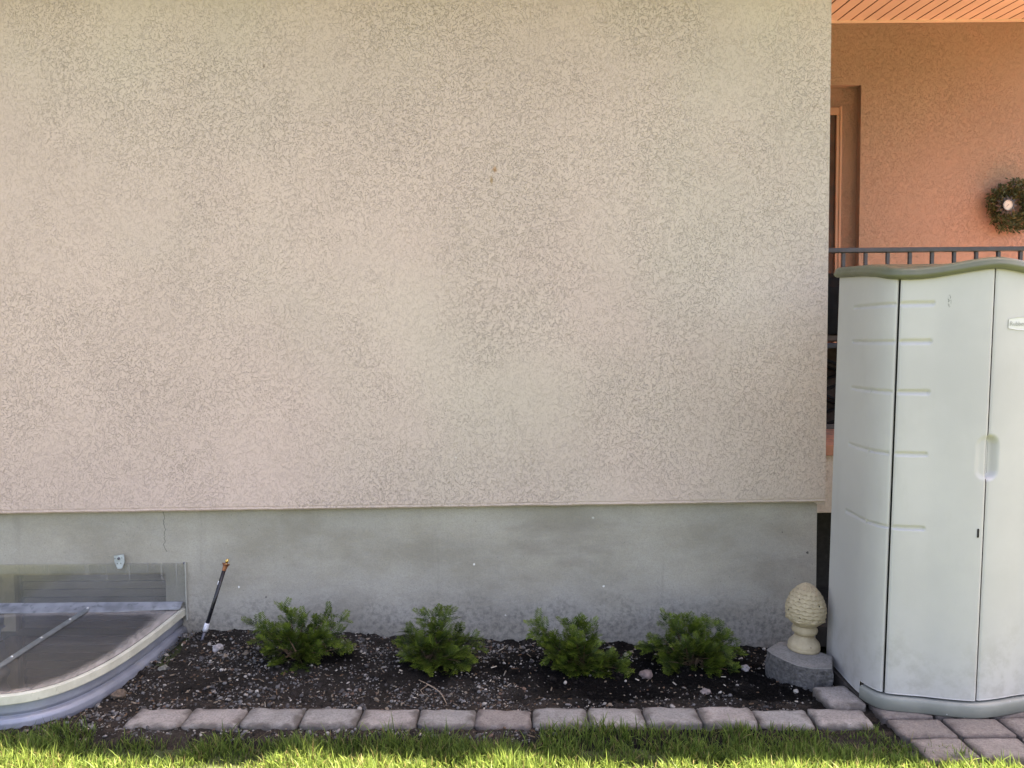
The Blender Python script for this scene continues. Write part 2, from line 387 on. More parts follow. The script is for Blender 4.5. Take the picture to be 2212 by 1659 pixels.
def leaf_mat(name, tl=.35):
    m = M(name); m.t.nodes.remove(m.bsdf); a = m.attr('col')
    d = m.n('ShaderNodeBsdfPrincipled', {'Base Color': a, 'Roughness': .5}); d.inputs['Specular IOR Level'].default_value = .22
    t = m.n('ShaderNodeBsdfTranslucent', {'Color': a})
    mx = m.n('ShaderNodeMixShader', {0: tl, 1: d, 2: t}); m.t.links.new(mx.outputs[0], m.out.inputs[0]); return m.m
MAT_GRASS = leaf_mat('grass_blade', .55); MAT_NEEDLE = leaf_mat('yew_needle', .2); MAT_WLEAF = leaf_mat('wreath_leaf', .1)
MAT_STEM = simple('woody_stem', (.12, .075, .045), .9, scale=60)
MAT_TWIG = simple('dry_root', (.33, .25, .18), .9, scale=80)
m = M('lawn_ground'); v = m.obj()
c = m.mix(m.map(m.noise(v, 3, 5), .3, .7), (.035, .05, .014), (.05, .07, .02))
c = m.mix(m.map(m.noise(v, 60, 4), .45, .7, 0, .6), c, (.05, .04, .028)); m.set(Base_Color=c, Roughness=.95); m.bump(m.noise(v, 90, 4), .01); MAT_LAWN = m.m

# ================================================================== WINDOW WELL CURVE
WX, WY, WA, WB, WN = -2.31, 4.15, .506, 1.062, 3.6
def well_pt(t, s=1.0):                     # t from 0 (right, at wall) to pi (left, at wall)
    ct, st = math.cos(t), math.sin(t)
    x = abs(ct)**(2/WN)*(1 if ct >= 0 else -1); y = abs(st)**(2/WN)
    return Vector((WX+WA*x*s, WY-WB*y*(1-(1-s)*WA/WB), 0))
def in_well(x, y, s=1.0):
    if y > WY: return abs(x-WX) < WA*s
    return (abs(x-WX)/(WA*s))**WN + ((WY-y)/(WB*(1-(1-s)*WA/WB)))**WN < 1
def lid_z(y): return .168 + .001*(y-3.15)

# ================================================================== GROUND
def axis_pts(vals, f0, f1, st):
    return sorted(set([round(a, 4) for a in vals]+[round(x, 4) for x in np.arange(f0, f1+1e-6, st)]))
gx = axis_pts([-600, -150, -40, -15, -8, -5, -4, -3.4, -1.2, -.5, .5, 1.5, 2.5, 4, 7, 15, 40, 150, 600], -2.9, -1.66, .02)
gy = axis_pts([-600, -150, -40, -12, -5, -2, 0, 1, 2, 2.6, 4.4, 5, 7, 12, 40, 150, 600], 3.0, 4.2, .02)
V = [(x, y, -.2 if (-1.67 < x < 1.51 and 3.12 < y < 4.5) else 0.0) for y in gy for x in gx]; nx = len(gx); F = []
for j in range(len(gy)-1):
    for i in range(nx-1):
        cx, cy = (gx[i]+gx[i+1])/2, (gy[j]+gy[j+1])/2
        if gx[i+1]-gx[i] < .03 and gy[j+1]-gy[j] < .03 and in_well(cx, cy, .97): continue
        F.append((j*nx+i, j*nx+i+1, (j+1)*nx+i+1, (j+1)*nx+i))
g = pyobj('ground', V, F, MAT_LAWN); tag(g, kind='structure')

# row of edging pavers runs slightly askew
def row_front(x): return 3.055 - .020*x
SHRUBS = [(-.98, 3.74), (-.40, 3.70), (.33, 3.68), (.90, 3.72)]
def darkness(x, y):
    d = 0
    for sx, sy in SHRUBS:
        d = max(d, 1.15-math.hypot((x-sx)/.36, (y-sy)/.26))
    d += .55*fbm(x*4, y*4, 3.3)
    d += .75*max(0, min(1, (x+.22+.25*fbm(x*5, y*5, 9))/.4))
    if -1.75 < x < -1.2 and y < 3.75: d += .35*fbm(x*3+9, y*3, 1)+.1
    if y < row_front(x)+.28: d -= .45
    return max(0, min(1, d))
def soil_h(x, y):
    t = max(0, min(1, (y-3.3)/.8)); t2 = max(0, min(1, (-x+.2)/1.6))
    h = .022*(1-t) + t*(.0-.042*(x+.55))
    h += .016*fbm(x*5, y*5) + .010*fbm(x*19, y*19, 2.0) + .006*fbm(x*60, y*60, 5.0)
    for sx, sy in SHRUBS: h += .03*math.exp(-(((x-sx)/.2)**2+((y-sy)/.15)**2))
    if y < row_front(x)+.02:
        h = .029+.010*fbm(x*30, y*30)
    if y < row_front(x)-.05: h -= (row_front(x)-.05-y)*.55
    if x > 1.2: h = min(h, .03)
    return h
sx = np.arange(-2.25, 1.62, .0105); sy = np.arange(2.86, 4.175, .0105)
hs = {}; V = []; cols = []; ok = np.zeros((len(sy), len(sx)), bool)
for j, y in enumerate(sy):
    for i, x in enumerate(sx):
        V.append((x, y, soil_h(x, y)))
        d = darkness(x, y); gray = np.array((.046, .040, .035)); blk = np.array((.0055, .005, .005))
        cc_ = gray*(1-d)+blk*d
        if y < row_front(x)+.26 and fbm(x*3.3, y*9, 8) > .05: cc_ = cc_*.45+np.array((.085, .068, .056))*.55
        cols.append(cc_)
        ok[j, i] = not in_well(x, y, .985) and not (x < -1.72 and y > row_front(x)+.6) and not (x < -1.98 and y > 3.3)
        if x < -1.95 and y < 2.98+(-1.95-x)*.2: ok[j, i] = False
F = []; nx = len(sx)
for j in range(len(sy)-1):
    for i in range(nx-1):
        if ok[j, i] and ok[j, i+1] and ok[j+1, i] and ok[j+1, i+1]:
            F.append((j*nx+i, j*nx+i+1, (j+1)*nx+i+1, (j+1)*nx+i))
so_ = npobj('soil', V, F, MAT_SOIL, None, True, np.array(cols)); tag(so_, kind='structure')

# ================================================================== HOUSE
H = empty('house', (1.66, 4.15, 0), 'tan stucco house on a bare grey concrete foundation, porch with orange plank ceiling at right', 'house')
XL = -9.0; XC = 1.657                      # foundation corner
def zroof(y): return 4.115 - .09*(6.2-y)
# stucco front: a slab with a wavy lower edge and its end return
zl = PY(0, 1110, 4.11).z; zr = PY(1770, 1084.5, 4.11).z; xl = PY(0, 1110, 4.11).x; xr = PY(1770, 1085, 4.11).x
def zbot(x): return zl+(zr-zl)*(x-xl)/(xr-xl)
XE = PY(1787.5, 700, 4.11).x
bm = bmesh.new(); NX = 220
rows = []
for i in range(NX+1):
    x = XL+(XE-XL)*i/NX; zb = zbot(x)+.003*fbm(x*6, 1)+.0015*fbm(x*30, 4)
    rows.append([bm.verts.new(p) for p in ((x, 4.15, zb-.002), (x, 4.118, zb-.002), (x, 4.110, zb+.006), (x, 4.112, zb+.016), (x, 4.110, zb+.022), (x, 4.110, zroof(4.11)+.02), (x, 4.19, zroof(4.19)+.02))])
for i in range(NX):
    for k in range(6): bm.faces.new((rows[i][k], rows[i+1][k], rows[i+1][k+1], rows[i][k+1]))
# end return facing the porch
e0 = rows[-1]
b0 = [bm.verts.new((XE, 6.14, zbot(XE))), bm.verts.new((XE, 6.14, zroof(6.14)+.02))]
bm.faces.new((e0[1], e0[2], e0[3], e0[4], e0[5], e0[6], b0[1], b0[0]))
# ragged render lip under the corner
bobj('stucco_wall', bm, MAT_STUCCO, H)
bm = bmesh.new()
rowp = []
for k in range(9):
    a = k/8; x = XC-.03+(XE-XC+.034)*a; zz = zbot(x)-.004-.02*math.sin(a*2.2)*(.6+.6*abs(fbm(a*5, 2)))
    rowp.append([bm.verts.new((x, 4.114, zbot(x)+.004)), bm.verts.new((x, 4.118+.012*abs(fbm(a*9, 3)), zz)), bm.verts.new((x, 4.19, zz)), bm.verts.new((x, 4.19, zbot(x)+.004))])
for k in range(8):
    for j in range(4): bm.faces.new((rowp[k][j], rowp[k+1][j], rowp[k+1][(j+1) % 4], rowp[k][(j+1) % 4]))
bm.faces.new(rowp[0]); bm.faces.new(rowp[-1][::-1])
bobj('render_lip', bm, MAT_STUCCO, H)
# foundation with the basement window opening
OX0, OX1, OZ0, OZ1 = -3.3, PY(358, 1260, 4.15).x, -.80, PY(200, 1238, 4.15).z
bm = bmesh.new(); ZT = .78
for (x0, x1, z0, z1) in ((XL, OX0, -1.3, ZT), (OX1, XC, -1.3, ZT), (OX0, OX1, OZ1, ZT), (OX0, OX1, -1.3, OZ0)):
    box(bm, x0, x1, 4.15, 4.36, z0, z1)
bmesh.ops.remove_doubles(bm, verts=bm.verts, dist=1e-5)
box(bm, XC-.2, XC-.0001, 4.3601, 6.2, -1.3, ZT)
bobj('foundation', bm, MAT_CONC, H)
# basement window: frame, mullion, glass, blind
W = boxo('basement_window', OX0, OX1, 4.345, 4.352, OZ0, OZ1, MAT_DARK, H)
bm = bmesh.new(); fy0, fy1 = 4.27, 4.32
mx0 = PY(8, 1270, 4.28).x; mx1 = PY(26, 1270, 4.28).x
box(bm, OX0, OX1, fy0, fy1, OZ1-.045, OZ1); box(bm, OX0, OX1, fy0, fy1, OZ0, OZ0+.045)
box(bm, OX1-.035, OX1, fy0, fy1, OZ0+.045, OZ1-.045); box(bm, OX0, OX0+.04, fy0, fy1, OZ0+.045, OZ1-.045)
box(bm, mx0-.02, mx1+.02, fy0, fy1, OZ0+.045, OZ1-.045)
fo = bobj('window_frame', bm, MAT_WINFRAME); fo.parent = W; fo.matrix_parent_inverse = Matrix.Translation(-H.location).inverted() @ Matrix.Translation(-H.location)
bm = bmesh.new(); z = OZ0+.06
while z < OZ1-.06:
    for (x0, x1) in ((OX0+.05, mx0-.03), (mx1+.03, OX1-.045)):
        vs_ = [bm.verts.new(p) for p in ((x0, 4.322, z), (x1, 4.322, z), (x1, 4.341, z+.034), (x0, 4.341, z+.034))]; bm.faces.new(vs_)
    z += .046
bl = bobj('blind', bm, MAT_BLIND); bl.parent = W
pn = boxo('window_pane', OX0+.041, OX1-.036, 4.292, 4.296, OZ0+.046, OZ1-.046, MAT_PANE); pn.parent = W
# porch
PB = 6.2
XD1 = PY(1859, 300, PB).x; ZD1 = PY(1830, 184, PB).z; XPE = 4.75; DECK = 1.02
bm = bmesh.new()
box(bm, XD1, XPE, PB, PB+.25, DECK-.1, zroof(PB)+.05)
box(bm, 1.4, XD1, PB, PB+.25, ZD1, zroof(PB)+.05)
bobj('porch_wall', bm, MAT_STUCCO_WARM, H)
boxo('door_surround', 1.4, XD1-.0005, PB+.06, PB+.2499, DECK-.1, ZD1-.0001, MAT_SURR_SHADED, H)
# door in its recess
xo = PY(1816, 400, PB+.035).x; xi = PY(1805.5, 400, PB+.035).x; zo = PY(1800, 232, PB+.035).z; zi = PY(1800, 248, PB+.035).z
D = boxo('porch_door', 1.75, xi-.001, PB+.052, PB+.0592, DECK, zi-.001, MAT_DOOR, H)
bm = bmesh.new(); box(bm, xi, xo, PB+.035, PB+.0595, DECK, zi, .004); box(bm, 1.6, xo, PB+.035, PB+.0595, zi+.0005, zo, .004)
box(bm, xo-.014, xo+.004, PB+.028, PB+.0585, DECK, zo+.006, .003)
fr = bobj('door_frame', bm, MAT_DOORTRIM); fr.parent = D
bm = bmesh.new(); box(bm, 2.1, xi-.10, PB+.045, PB+.0515, DECK+.25, zi-.17, .003); bx = bobj('door_panel', bm, MAT_DOOR); bx.parent = D
# deck and its stucco front
boxo('porch_deck', XE+.002, XPE+1.6, 4.27, PB-.001, DECK-.06, DECK, MAT_DECK, H)
px_ = PY(1798, 1107, 4.3)
bm = bmesh.new(); box(bm, XE+.012, XPE+1.6, 4.29, 4.45, px_.z, DECK-.0605, .004); bobj('porch_skirt', bm, MAT_STUCCO, H)
bm = bmesh.new(); box(bm, XC+.001, XPE+1.6, 4.9, 4.95, -.1, DECK-.07); box(bm, XC+.001, XPE+1.6, 4.20, 4.8999, -.1, .012); bobj('crawl_space', bm, MAT_DARK, H)
# soffit planks with real grooves
SX0, SX1, SY0, SY1 = XE+.003, 4.75, 3.42, PB-.002
bm = bmesh.new(); pw = .1035; x = SX0
soff = bmesh.new()
off = (PY(3240/1.823+150/2.793/1.823, 290/2.793/1.823, PB).x-SX0) % pw
xs = [SX0]+[SX0+off+pw*k for k in range(int((SX1-SX0)/pw)) if SX0+off+pw*k < SX1]+[SX1]
prof = []
for k in range(len(xs)-1):
    a, b = xs[k]+.006, xs[k+1]-.006
    prof += [(a-.0025, .012), (a, .0), (b, .0), (b+.0025, .012)]
r0 = [bm.verts.new((px, SY0, zroof(SY0)+dz)) for px, dz in prof]; r1 = [bm.verts.new((px, SY1, zroof(SY1)+dz)) for px, dz in prof]
for k in range(len(prof)-1):
    f = bm.faces.new((r0[k], r0[k+1], r1[k+1], r1[k])); f.material_index = 1 if k % 4 == 3 or k % 4 in (0, 2) else 0
s_ = bobj('porch_soffit', bm, MAT_SOFFIT, H); s_.data.materials.append(MAT_GROOVE)
bm = bmesh.new()   # trim strip where soffit meets wall
vs_ = []
for x in (SX0, SX1):
    vs_.append([bm.verts.new((x, PB-.02, zroof(PB)-.002)), bm.verts.new((x, PB-.02, zroof(PB)-.018)), bm.verts.new((x, PB-.003, zroof(PB)-.018)), bm.verts.new((x, PB-.003, zroof(PB)-.002))])
for j in range(4): bm.faces.new((vs_[0][j], vs_[1][j], vs_[1][(j+1) % 4], vs_[0][(j+1) % 4]))
bobj('soffit_trim', bm, MAT_SOFFIT, H)
bm = bmesh.new()
EV = 3.316; EVL = 3.316+.03*11; EVR = 3.316-.03*4.0  # unseen roof edges: eave skewed for the lawn shadow, right end cut for sun
a = [bm.verts.new(p) for p in ((XL-.5, EVL, zroof(EV)+.024), (4.76, EVR, zroof(EV)+.024), (4.76, 9.5, zroof(9.5)+.03), (XL-.5, 9.5, zroof(9.5)+.03))]
b = [bm.verts.new(p) for p in ((XL-.5, EVL, zroof(EV)+.17), (4.76, EVR, zroof(EV)+.17), (4.76, 9.5, zroof(9.5)+.8), (XL-.5, 9.5, zroof(9.5)+.8))]
bm.faces.new(a); bm.faces.new(b)
for k in range(4): bm.faces.new((a[k], a[(k+1) % 4], b[(k+1) % 4], b[k]))
bobj('roof', bm, MAT_ROOF, H)
bm = bmesh.new(); box(bm, XL-.5, 4.76, -.022, -.002, zroof(EV)-.02, zroof(EV)+.175)
for v_ in bm.verts: v_.co.y += EVL+(EVR-EVL)*(v_.co.x-(XL-.5))/(4.76-(XL-.5))
bobj('fascia', bm, MAT_FASCIA, H)
# closed rear volume
boxo('rear_wall', XL, 4.74, 8.9, 9.0, -.2, zroof(9), MAT_STUCCO_WARM, H)
boxo('left_wall', XL-.05, XL-.001, 4.15, 9.0, -.2, zroof(4.2), MAT_STUCCO, H)

# ================================================================== RAILING
RY = 4.36
GR = empty('guard_railing', (XE+.02, RY, DECK), 'dark metal guard railing along the porch edge above the storage shed', 'railing')
rz = PY(1900, 540.5, RY).z
boxo('top_rail', XE+.012, 4.70, RY-.02, RY+.02, rz-.013, rz+.013, MAT_RAIL, GR, .004)
boxo('bottom_rail', XE+.012, 4.70, RY-.012, RY+.012, DECK+.08, DECK+.105, MAT_RAIL, GR, .003)
bx0 = PY(1821.6, 560, RY).x; bs = (PY(2204, 560, RY).x-bx0)/8
for k in range(25):
    x = bx0+bs*k
    if x > 4.62: break
    boxo('baluster', x-.0085, x+.0085, RY-.0085, RY+.0085, DECK+.105, rz-.0135, MAT_RAIL, GR)
boxo('post', 4.65, 4.70, RY-.025, RY+.025, DECK, rz-.014, MAT_RAIL, GR)

# ================================================================== GRILL glimpsed between wall and shed
GX, GY = 2.19, 4.92
G = empty('barbecue_grill', (GX, GY, DECK), 'black barbecue grill on folding legs, glimpsed between stucco corner and shed', 'grill')
bm = bmesh.new()
prof = []
zt = PY(1795, 590, GY).z; zm = PY(1795, 722, GY).z
for k in range(9):
    a = k/8*math.pi; prof.append((-.21*math.cos(a), zm+.16+(zt-zm-.16)*math.sin(a)**.6))
prof = [(-.21, zm)]+prof+[(.21, zm)]
rA = [bm.verts.new((GX-.30, GY+y, z)) for y, z in prof]; rB = [bm.verts.new((GX+.30, GY+y, z)) for y, z in prof]
for k in range(len(prof)-1): bm.faces.new((rA[k], rA[k+1], rB[k+1], rB[k]))
bm.faces.new(rA); bm.faces.new(rB); bobj('hood', bm, MAT_BLACK, G)
boxo('burner_box', GX-.29, GX+.29, GY-.19, GY+.19, PY(1795, 738, GY).z, zm-.001, simple('grill_brown', (.05, .03, .025), .5), G, .01)
boxo('side_shelf', GX-.42, GX+.42, GY-.22, GY+.22, PY(1795, 752, GY).z, PY(1795, 741, GY).z, simple('navy_shelf', (.012, .016, .035), .4), G, .006)
boxo('maker_plate', GX-.36, GX-.27, GY-.226, GY-.221, PY(1795, 768, GY).z, PY(1795, 756, GY).z, MAT_STEEL, G, .002)
boxo('rear_sheet', GX-.29, GX+.29, GY+.185, GY+.195, DECK+.02, PY(1795, 753, GY).z, simple('grill_dark_sheet', (.022, .014, .011), .8), G)  # invented sheet, added to darken the view between the legs
zs = PY(1795, 770, GY).z; n_ = 2; dz = (zs-DECK-.04)/n_
for sgn in (-1, 1):
    for k in range(n_):
        for s2 in (-1, 1):
            bm = bmesh.new(); tube(bm, [(GX+s2*.30, GY+sgn*.16+.006*s2, DECK+.04+dz*k), (GX-s2*.30, GY+sgn*.16+.006*s2, DECK+.04+dz*(k+1))], .011, 8)
            bobj('leg', bm, MAT_BLACK, G)
bm = bmesh.new(); tube(bm, [(GX-.30, GY-.17, DECK+.03), (GX-.30, GY+.17, DECK+.03)], .014, 8); bobj('foot_rail', bm, MAT_BLACK, G); bm = bmesh.new(); tube(bm, [(GX+.30, GY-.17, DECK+.03), (GX+.30, GY+.17, DECK+.03)], .014, 8); bobj('foot_rail', bm, MAT_BLACK, G)

# ================================================================== WREATH + THERMOMETER on the porch wall
TC = PY(2177, 443, PB-.135)
WC = PY(2188, 446, PB-.05)
wr = empty('wreath', (WC.x, PB, WC.z), 'round green leafy wreath hanging on the orange porch wall', 'wreath')
V = []; F = []; cols = []
Rm, Rt = .138, .066
for k in range(2300):
    a = random.random()*2*math.pi; b = random.random()*2*math.pi; rr = Rt*random.uniform(.35, 1.12)*(1+.15*math.sin(5*a))
    cx = WC.x+(Rm+rr*math.cos(b))*math.cos(a); cz = WC.z+(Rm+rr*math.cos(b))*math.sin(a); cy = PB-.055-abs(rr*math.sin(b))*.9*(1 if random.random() < .8 else -.6)
    L = random.uniform(.022, .042); wd = L*.40
    t = Vector((-math.sin(a), 0, math.cos(a)))*(1 if random.random() < .75 else -1)+Vector((math.cos(a)*math.cos(b), -abs(math.sin(b))*1.0, math.sin(a)*math.cos(b)))*random.uniform(.3, 1.3)+Vector([random.gauss(0, .4) for _ in range(3)])
    t.normalize(); s = t.cross(Vector((random.gauss(0, .5), -1, random.gauss(0, .5)))).normalized(); nn = s.cross(t)
    p = Vector((cx, cy, cz)); i0 = len(V)
    V += [p, p+t*L*.45+s*wd*.5+nn*.003, p+t*L, p+t*L*.45-s*wd*.5+nn*.003]; F.append((i0, i0+1, i0+2, i0+3))
    g_ = random.uniform(.5, 1.3); cols += [np.array((.075, .085, .038))*g_*(np.array((1.25, .95, .8)) if random.random() < .15 else 1)]*4
npobj('leaves', [tuple(x) for x in V], F, MAT_WLEAF, wr, False, np.array(cols))
bm = bmesh.new(); tube(bm, [(WC.x+Rm*math.cos(k*math.pi/16), PB-.04, WC.z+Rm*math.sin(k*math.pi/16)) for k in range(33)], .02, 8, False)
bobj('vine_ring', bm, MAT_STEM, wr)
MAT_PETAL = simple('dark_petal_metal', (.035, .028, .03), .6)
th = empty('thermometer', (TC.x, PB, TC.z), 'round white dial thermometer with dark metal petals in the middle of the wreath', 'thermometer')
dr = 10.2*TC.y/FPX
lathe_axis('dial', (TC.x, PB-.135, TC.z), (0, -1, 0), [(0, 0), (0, dr), (.004, dr), (.0041, 0)], simple('dial_white', (.56, .52, .50), .35, var=.03), th, 32, False)
lathe_axis('dial_rim', (TC.x, PB-.133, TC.z), (0, -1, 0), [(0, dr+.0005), (0, dr+.007), (.010, dr+.007), (.012, dr+.003), (.010, dr+.0005), (0, dr+.0005)], MAT_STEEL, th, 32)
bm = bmesh.new(); 
for k in range(20):
    a = k/20*2*math.pi
    if abs(a-3*math.pi/2) < .5: continue
    d = Vector((math.cos(a), 0, math.sin(a))); s = Vector((-math.sin(a), 0, math.cos(a)))*.0012; p = Vector((TC.x, PB-.1405, TC.z))
    bm.faces.new([bm.verts.new(q) for q in (p+d*dr*.74-s, p+d*dr*.9-s, p+d*dr*.9+s, p+d*dr*.74+s)])
bobj('dial_marks', bm, MAT_STEEL, th)
bm = bmesh.new(); d = Vector((-.75, 0, -.66)); s = Vector((.66, 0, -.75))*.0016; p = Vector((TC.x, PB-.1412, TC.z))
bm.faces.new([bm.verts.new(q) for q in (p-d*dr*.2-s, p+d*dr*.6-s*.3, p+d*dr*.6+s*.3, p-d*dr*.2+s)]); bobj('needle', bm, MAT_DARK, th)
for k in range(12):
    a = k/12*2*math.pi; d = Vector((math.cos(a), 0, math.sin(a))); s = Vector((-math.sin(a), 0, math.cos(a))); p = Vector((TC.x, PB-.123, TC.z))
    bm = bmesh.new(); w = .017
    q = [p+d*.03-s*w*.6, p+d*.055-s*w, p+d*.092+Vector((0, .01, 0)), p+d*.055+s*w, p+d*.03+s*w*.6]; c_ = [p+d*.03+Vector((0, -.006, 0)), p+d*.057+Vector((0, -.008, 0))]
    q = [bm.verts.new(x) for x in q]; c_ = [bm.verts.new(x) for x in c_]
    for f in ((q[0], q[1], c_[1], c_[0]), (q[1], q[2], c_[1]), (q[2], q[3], c_[1]), (q[3], q[4], c_[0], c_[1])): bm.faces.new(f)
    bobj('petal', bm, MAT_PETAL, th)

# ================================================================== STORAGE SHED
SC = 1.8929                                   # symmetry plane
half = [(1.514, 3.665), (1.5096, 3.525), (1.5036, 3.375), (1.5034, 3.31), (1.5088, 3.26), (1.5194, 3.22), (1.5339, 3.19), (1.5523, 3.169), (1.5793, 3.156), (1.6275, 3.144), (1.6951, 3.129), (1.7723, 3.106), (1.8398, 3.09), (1.8929, 3.084)]
full = half+[(2*SC-x, y) for x, y in half[::-1][1:]]
def resample(pts, n_per=12):                 # Catmull-Rom through the plan points
    P_ = [Vector((a, b)) for a, b in pts]; out = []
    for i in range(len(P_)-1):
        p0, p1, p2, p3 = P_[max(i-1, 0)], P_[i], P_[i+1], P_[min(i+2, len(P_)-1)]
        for k in range(n_per):
            t = k/n_per
            out.append(.5*((2*p1)+(p2-p0)*t+(2*p0-5*p1+4*p2-p3)*t*t+(3*p1-p0-3*p2+p3)*t**3))
    out.append(P_[-1]); return out
path = resample(full)
cum = [0.0]
for i in range(1, len(path)): cum.append(cum[-1]+(path[i]-path[i-1]).length)
TOT = cum[-1]
def at_s(s):
    s = max(0, min(TOT, s)); i = int(np.searchsorted(cum, s, side='right'))-1; i = max(0, min(len(path)-2, i))
    t = (s-cum[i])/max(1e-9, cum[i+1]-cum[i]); p = path[i].lerp(path[i+1], t)
    a = path[max(i-1, 0)]; b = path[min(i+2, len(path)-1)]; d = (b-a).normalized()
    return p, Vector((d.y, -d.x))            # outward normal
def s_of_x(x, lo, hi):
    for _ in range(50):
        mid = (lo+hi)/2
        if at_s(mid)[0].x < x: lo = mid
        else: hi = mid
    return lo
S1 = s_of_x(1.5523, 0.35, TOT/2); SM = TOT/2
ztab = [(0, 1.903), (.30, 1.884), (.42, 1.870), (S1-.03, 1.854), (S1+.05, 1.849), (S1+.12, 1.854), (S1+.20, 1.866), (S1+.28, 1.879), (SM, 1.887)]
def ztop(s):
    s = min(s, TOT-s); return float(np.interp(s, [a for a, _ in ztab], [b for _, b in ztab]))
def ztop_s(s): return sum(ztop(s+d) for d in (-.03, -.015, 0, .015, .03))/5
SHB = PY(1850, 1473, 3.34).z
def zbase(s):
    t = min(s, TOT-s); return .118
LEAN = .022
SH = empty('storage_shed', (SC, 3.375, .05), 'tall pale grey-green plastic storage shed with olive lid beside the house corner', 'shed')
gro_z = []
for (xa, ya) in ((1975, 656), (1975, 738), (1975, 847.5), (1968, 982), (1962, 1142)):
    gro_z.append(PY(xa, ya, 3.14).z)
def sm(x, a, b):
    t = max(0, min(1, (x-a)/(b-a))); return t*t*(3-2*t)
def slot(s, z, s0, s1, zc, hz=.0065, d=.006):
    ds = max(s0-s, s-s1, 0); dz = abs(z-zc); r = math.hypot(ds, max(dz-.0, 0))
    return d*(1-sm(r, hz*.55, hz*1.35))
HZ0, HZ1 = PY(2128, 1040, 3.085).z, PY(2128, 938, 3.085).z
def scoop(u, z, w, d):                      # u = distance from the centre seam
    zc = (HZ0+HZ1)/2; hz = (HZ1-HZ0)/2; r = .045
    dx_ = max(u-(w-r), 0); dz = max(abs(z-zc)-(hz-r), 0); q = math.hypot(dx_, dz)
    return d*(1-sm(q, r*.45, r))
def panel(name, s0, s1, dent, zfun_b, inset=.0, ret=.012):
    ss = np.linspace(s0, s1, max(12, int((s1-s0)/.0042)))
    zs_ = np.unique(np.round(np.concatenate([np.linspace(.10, 1.91, 330)]+[np.linspace(z-.014, z+.014, 15) for z in gro_z]), 4))
    V = []; F = []
    for s in ss:
        p, n = at_s(s); zt_ = ztop_s(s); zb_ = zfun_b(s)
        edge = min(s-s0, s1-s); rnd = .004*(1-sm(edge, 0, .006))
        for z in zs_:
            zz = zb_+(zt_-zb_)*((z-.10)/1.81)
            dd = dent(s, zz)+rnd
            V.append((p.x-n.x*(dd+inset), p.y-n.y*(dd+inset), zz))
    k = len(zs_)
    for i in range(len(ss)-1):
        for j in range(k-1): F.append((i*k+j, (i+1)*k+j, (i+1)*k+j+1, i*k+j+1))
    # returned edges so that the panel has thickness
    for i in (0, len(ss)-1):
        p, n = at_s(ss[i]); b0_ = len(V)
        for j in range(k):
            x, y, z = V[i*k+j]; V.append((x-n.x*ret, y-n.y*ret, z))
        for j in range(k-1): F.append((i*k+j, b0_+j, b0_+j+1, i*k+j+1))
    i0 = len(V)
    for i in range(len(ss)):
        p, n = at_s(ss[i]); x, y, z = V[i*k]; V.append((x-n.x*ret, y-n.y*ret, z))
    for i in range(len(ss)-1): F.append((i*k, (i+1)*k, i0+i+1, i0+i))
    return npobj(name, V, F, MAT_SHED, SH, True)
sgl = []                                      # grooves on the side panel
for (a, b) in (((1845, 1933), 0), ((1842, 1931), 0), ((1839, 1925), 0), ((1834, 1918), 0), ((1827, 1914), 0)):
    sgl.append(a)
def s_at_px(px, z, lo, hi):
    best = None
    for s in np.linspace(lo, hi, 160):
        p, _ = at_s(s); q = CROT.transposed() @ (Vector((p.x+LEAN*(z-.05), p.y, z))-CPOS)
        u = 1106+FPX*q.x/(-q.z); e = abs(u-px)
        if best is None or e < best[0]: best = (e, s)
    return best[1]
side_sl = [(s_at_px(a, z, 0, S1-.004), s_at_px(b, z, 0, S1-.004)) for (a, b), z in zip(sgl, gro_z)]
door_px = ((1948, 2017), (1945, 2011), (1941, 2006), (1936, 2001), (1930, 1996))
door_sl = [(s_at_px(a, z, S1, SM), s_at_px(b, z, S1, SM)) for (a, b), z in zip(door_px, gro_z)]
def dent_side(s, z): return max(slot(s, z, a, b, zc) for (a, b), zc in zip(side_sl, gro_z))
def dent_side_r(s, z): return dent_side(TOT-s, z)
def dent_doorL(s, z): return max(max(slot(s, z, a+.004, b-.004, zc, .008, .008) for (a, b), zc in zip(door_sl, gro_z)), scoop(SM-s, z, .050, .007))
def dent_doorR(s, z): return max(max(slot(TOT-s, z, a+.004, b-.004, zc, .008, .008) for (a, b), zc in zip(door_sl, gro_z)), scoop(s-SM, z, .056, .026))
panel('side_panel', 0, S1-.005, dent_side, lambda s: .118 if s > .38 else .062)
panel('side_panel', TOT-S1+.005, TOT, dent_side_r, lambda s: .118 if s < TOT-.38 else .062)
DL = panel('door', S1+.005, SM-.0015, dent_doorL, zbase)
DR = panel('door', SM+.0055, TOT-S1-.005, dent_doorR, zbase, inset=.004)
# inner carcass (dark, seen in the seams) and back
V = []; F = []
ss = np.linspace(.012, TOT-.012, 120)
for s in ss:
    p, n = at_s(s)
    for z in (.06, ztop_s(s)-.004): V.append((p.x-n.x*.030, p.y-n.y*.030, z))
nS = len(ss)
for i in range(nS-1): F.append((2*i, 2*i+2, 2*i+3, 2*i+1))
F.append((0, 1, 2*nS-1, 2*nS-2)); pyobj('carcass', V, F, MAT_SEAM, SH)
boxo('rear_sheet', 1.53, 2*SC-1.53, 3.667, 3.677, .06, 1.88, MAT_SHED, SH)
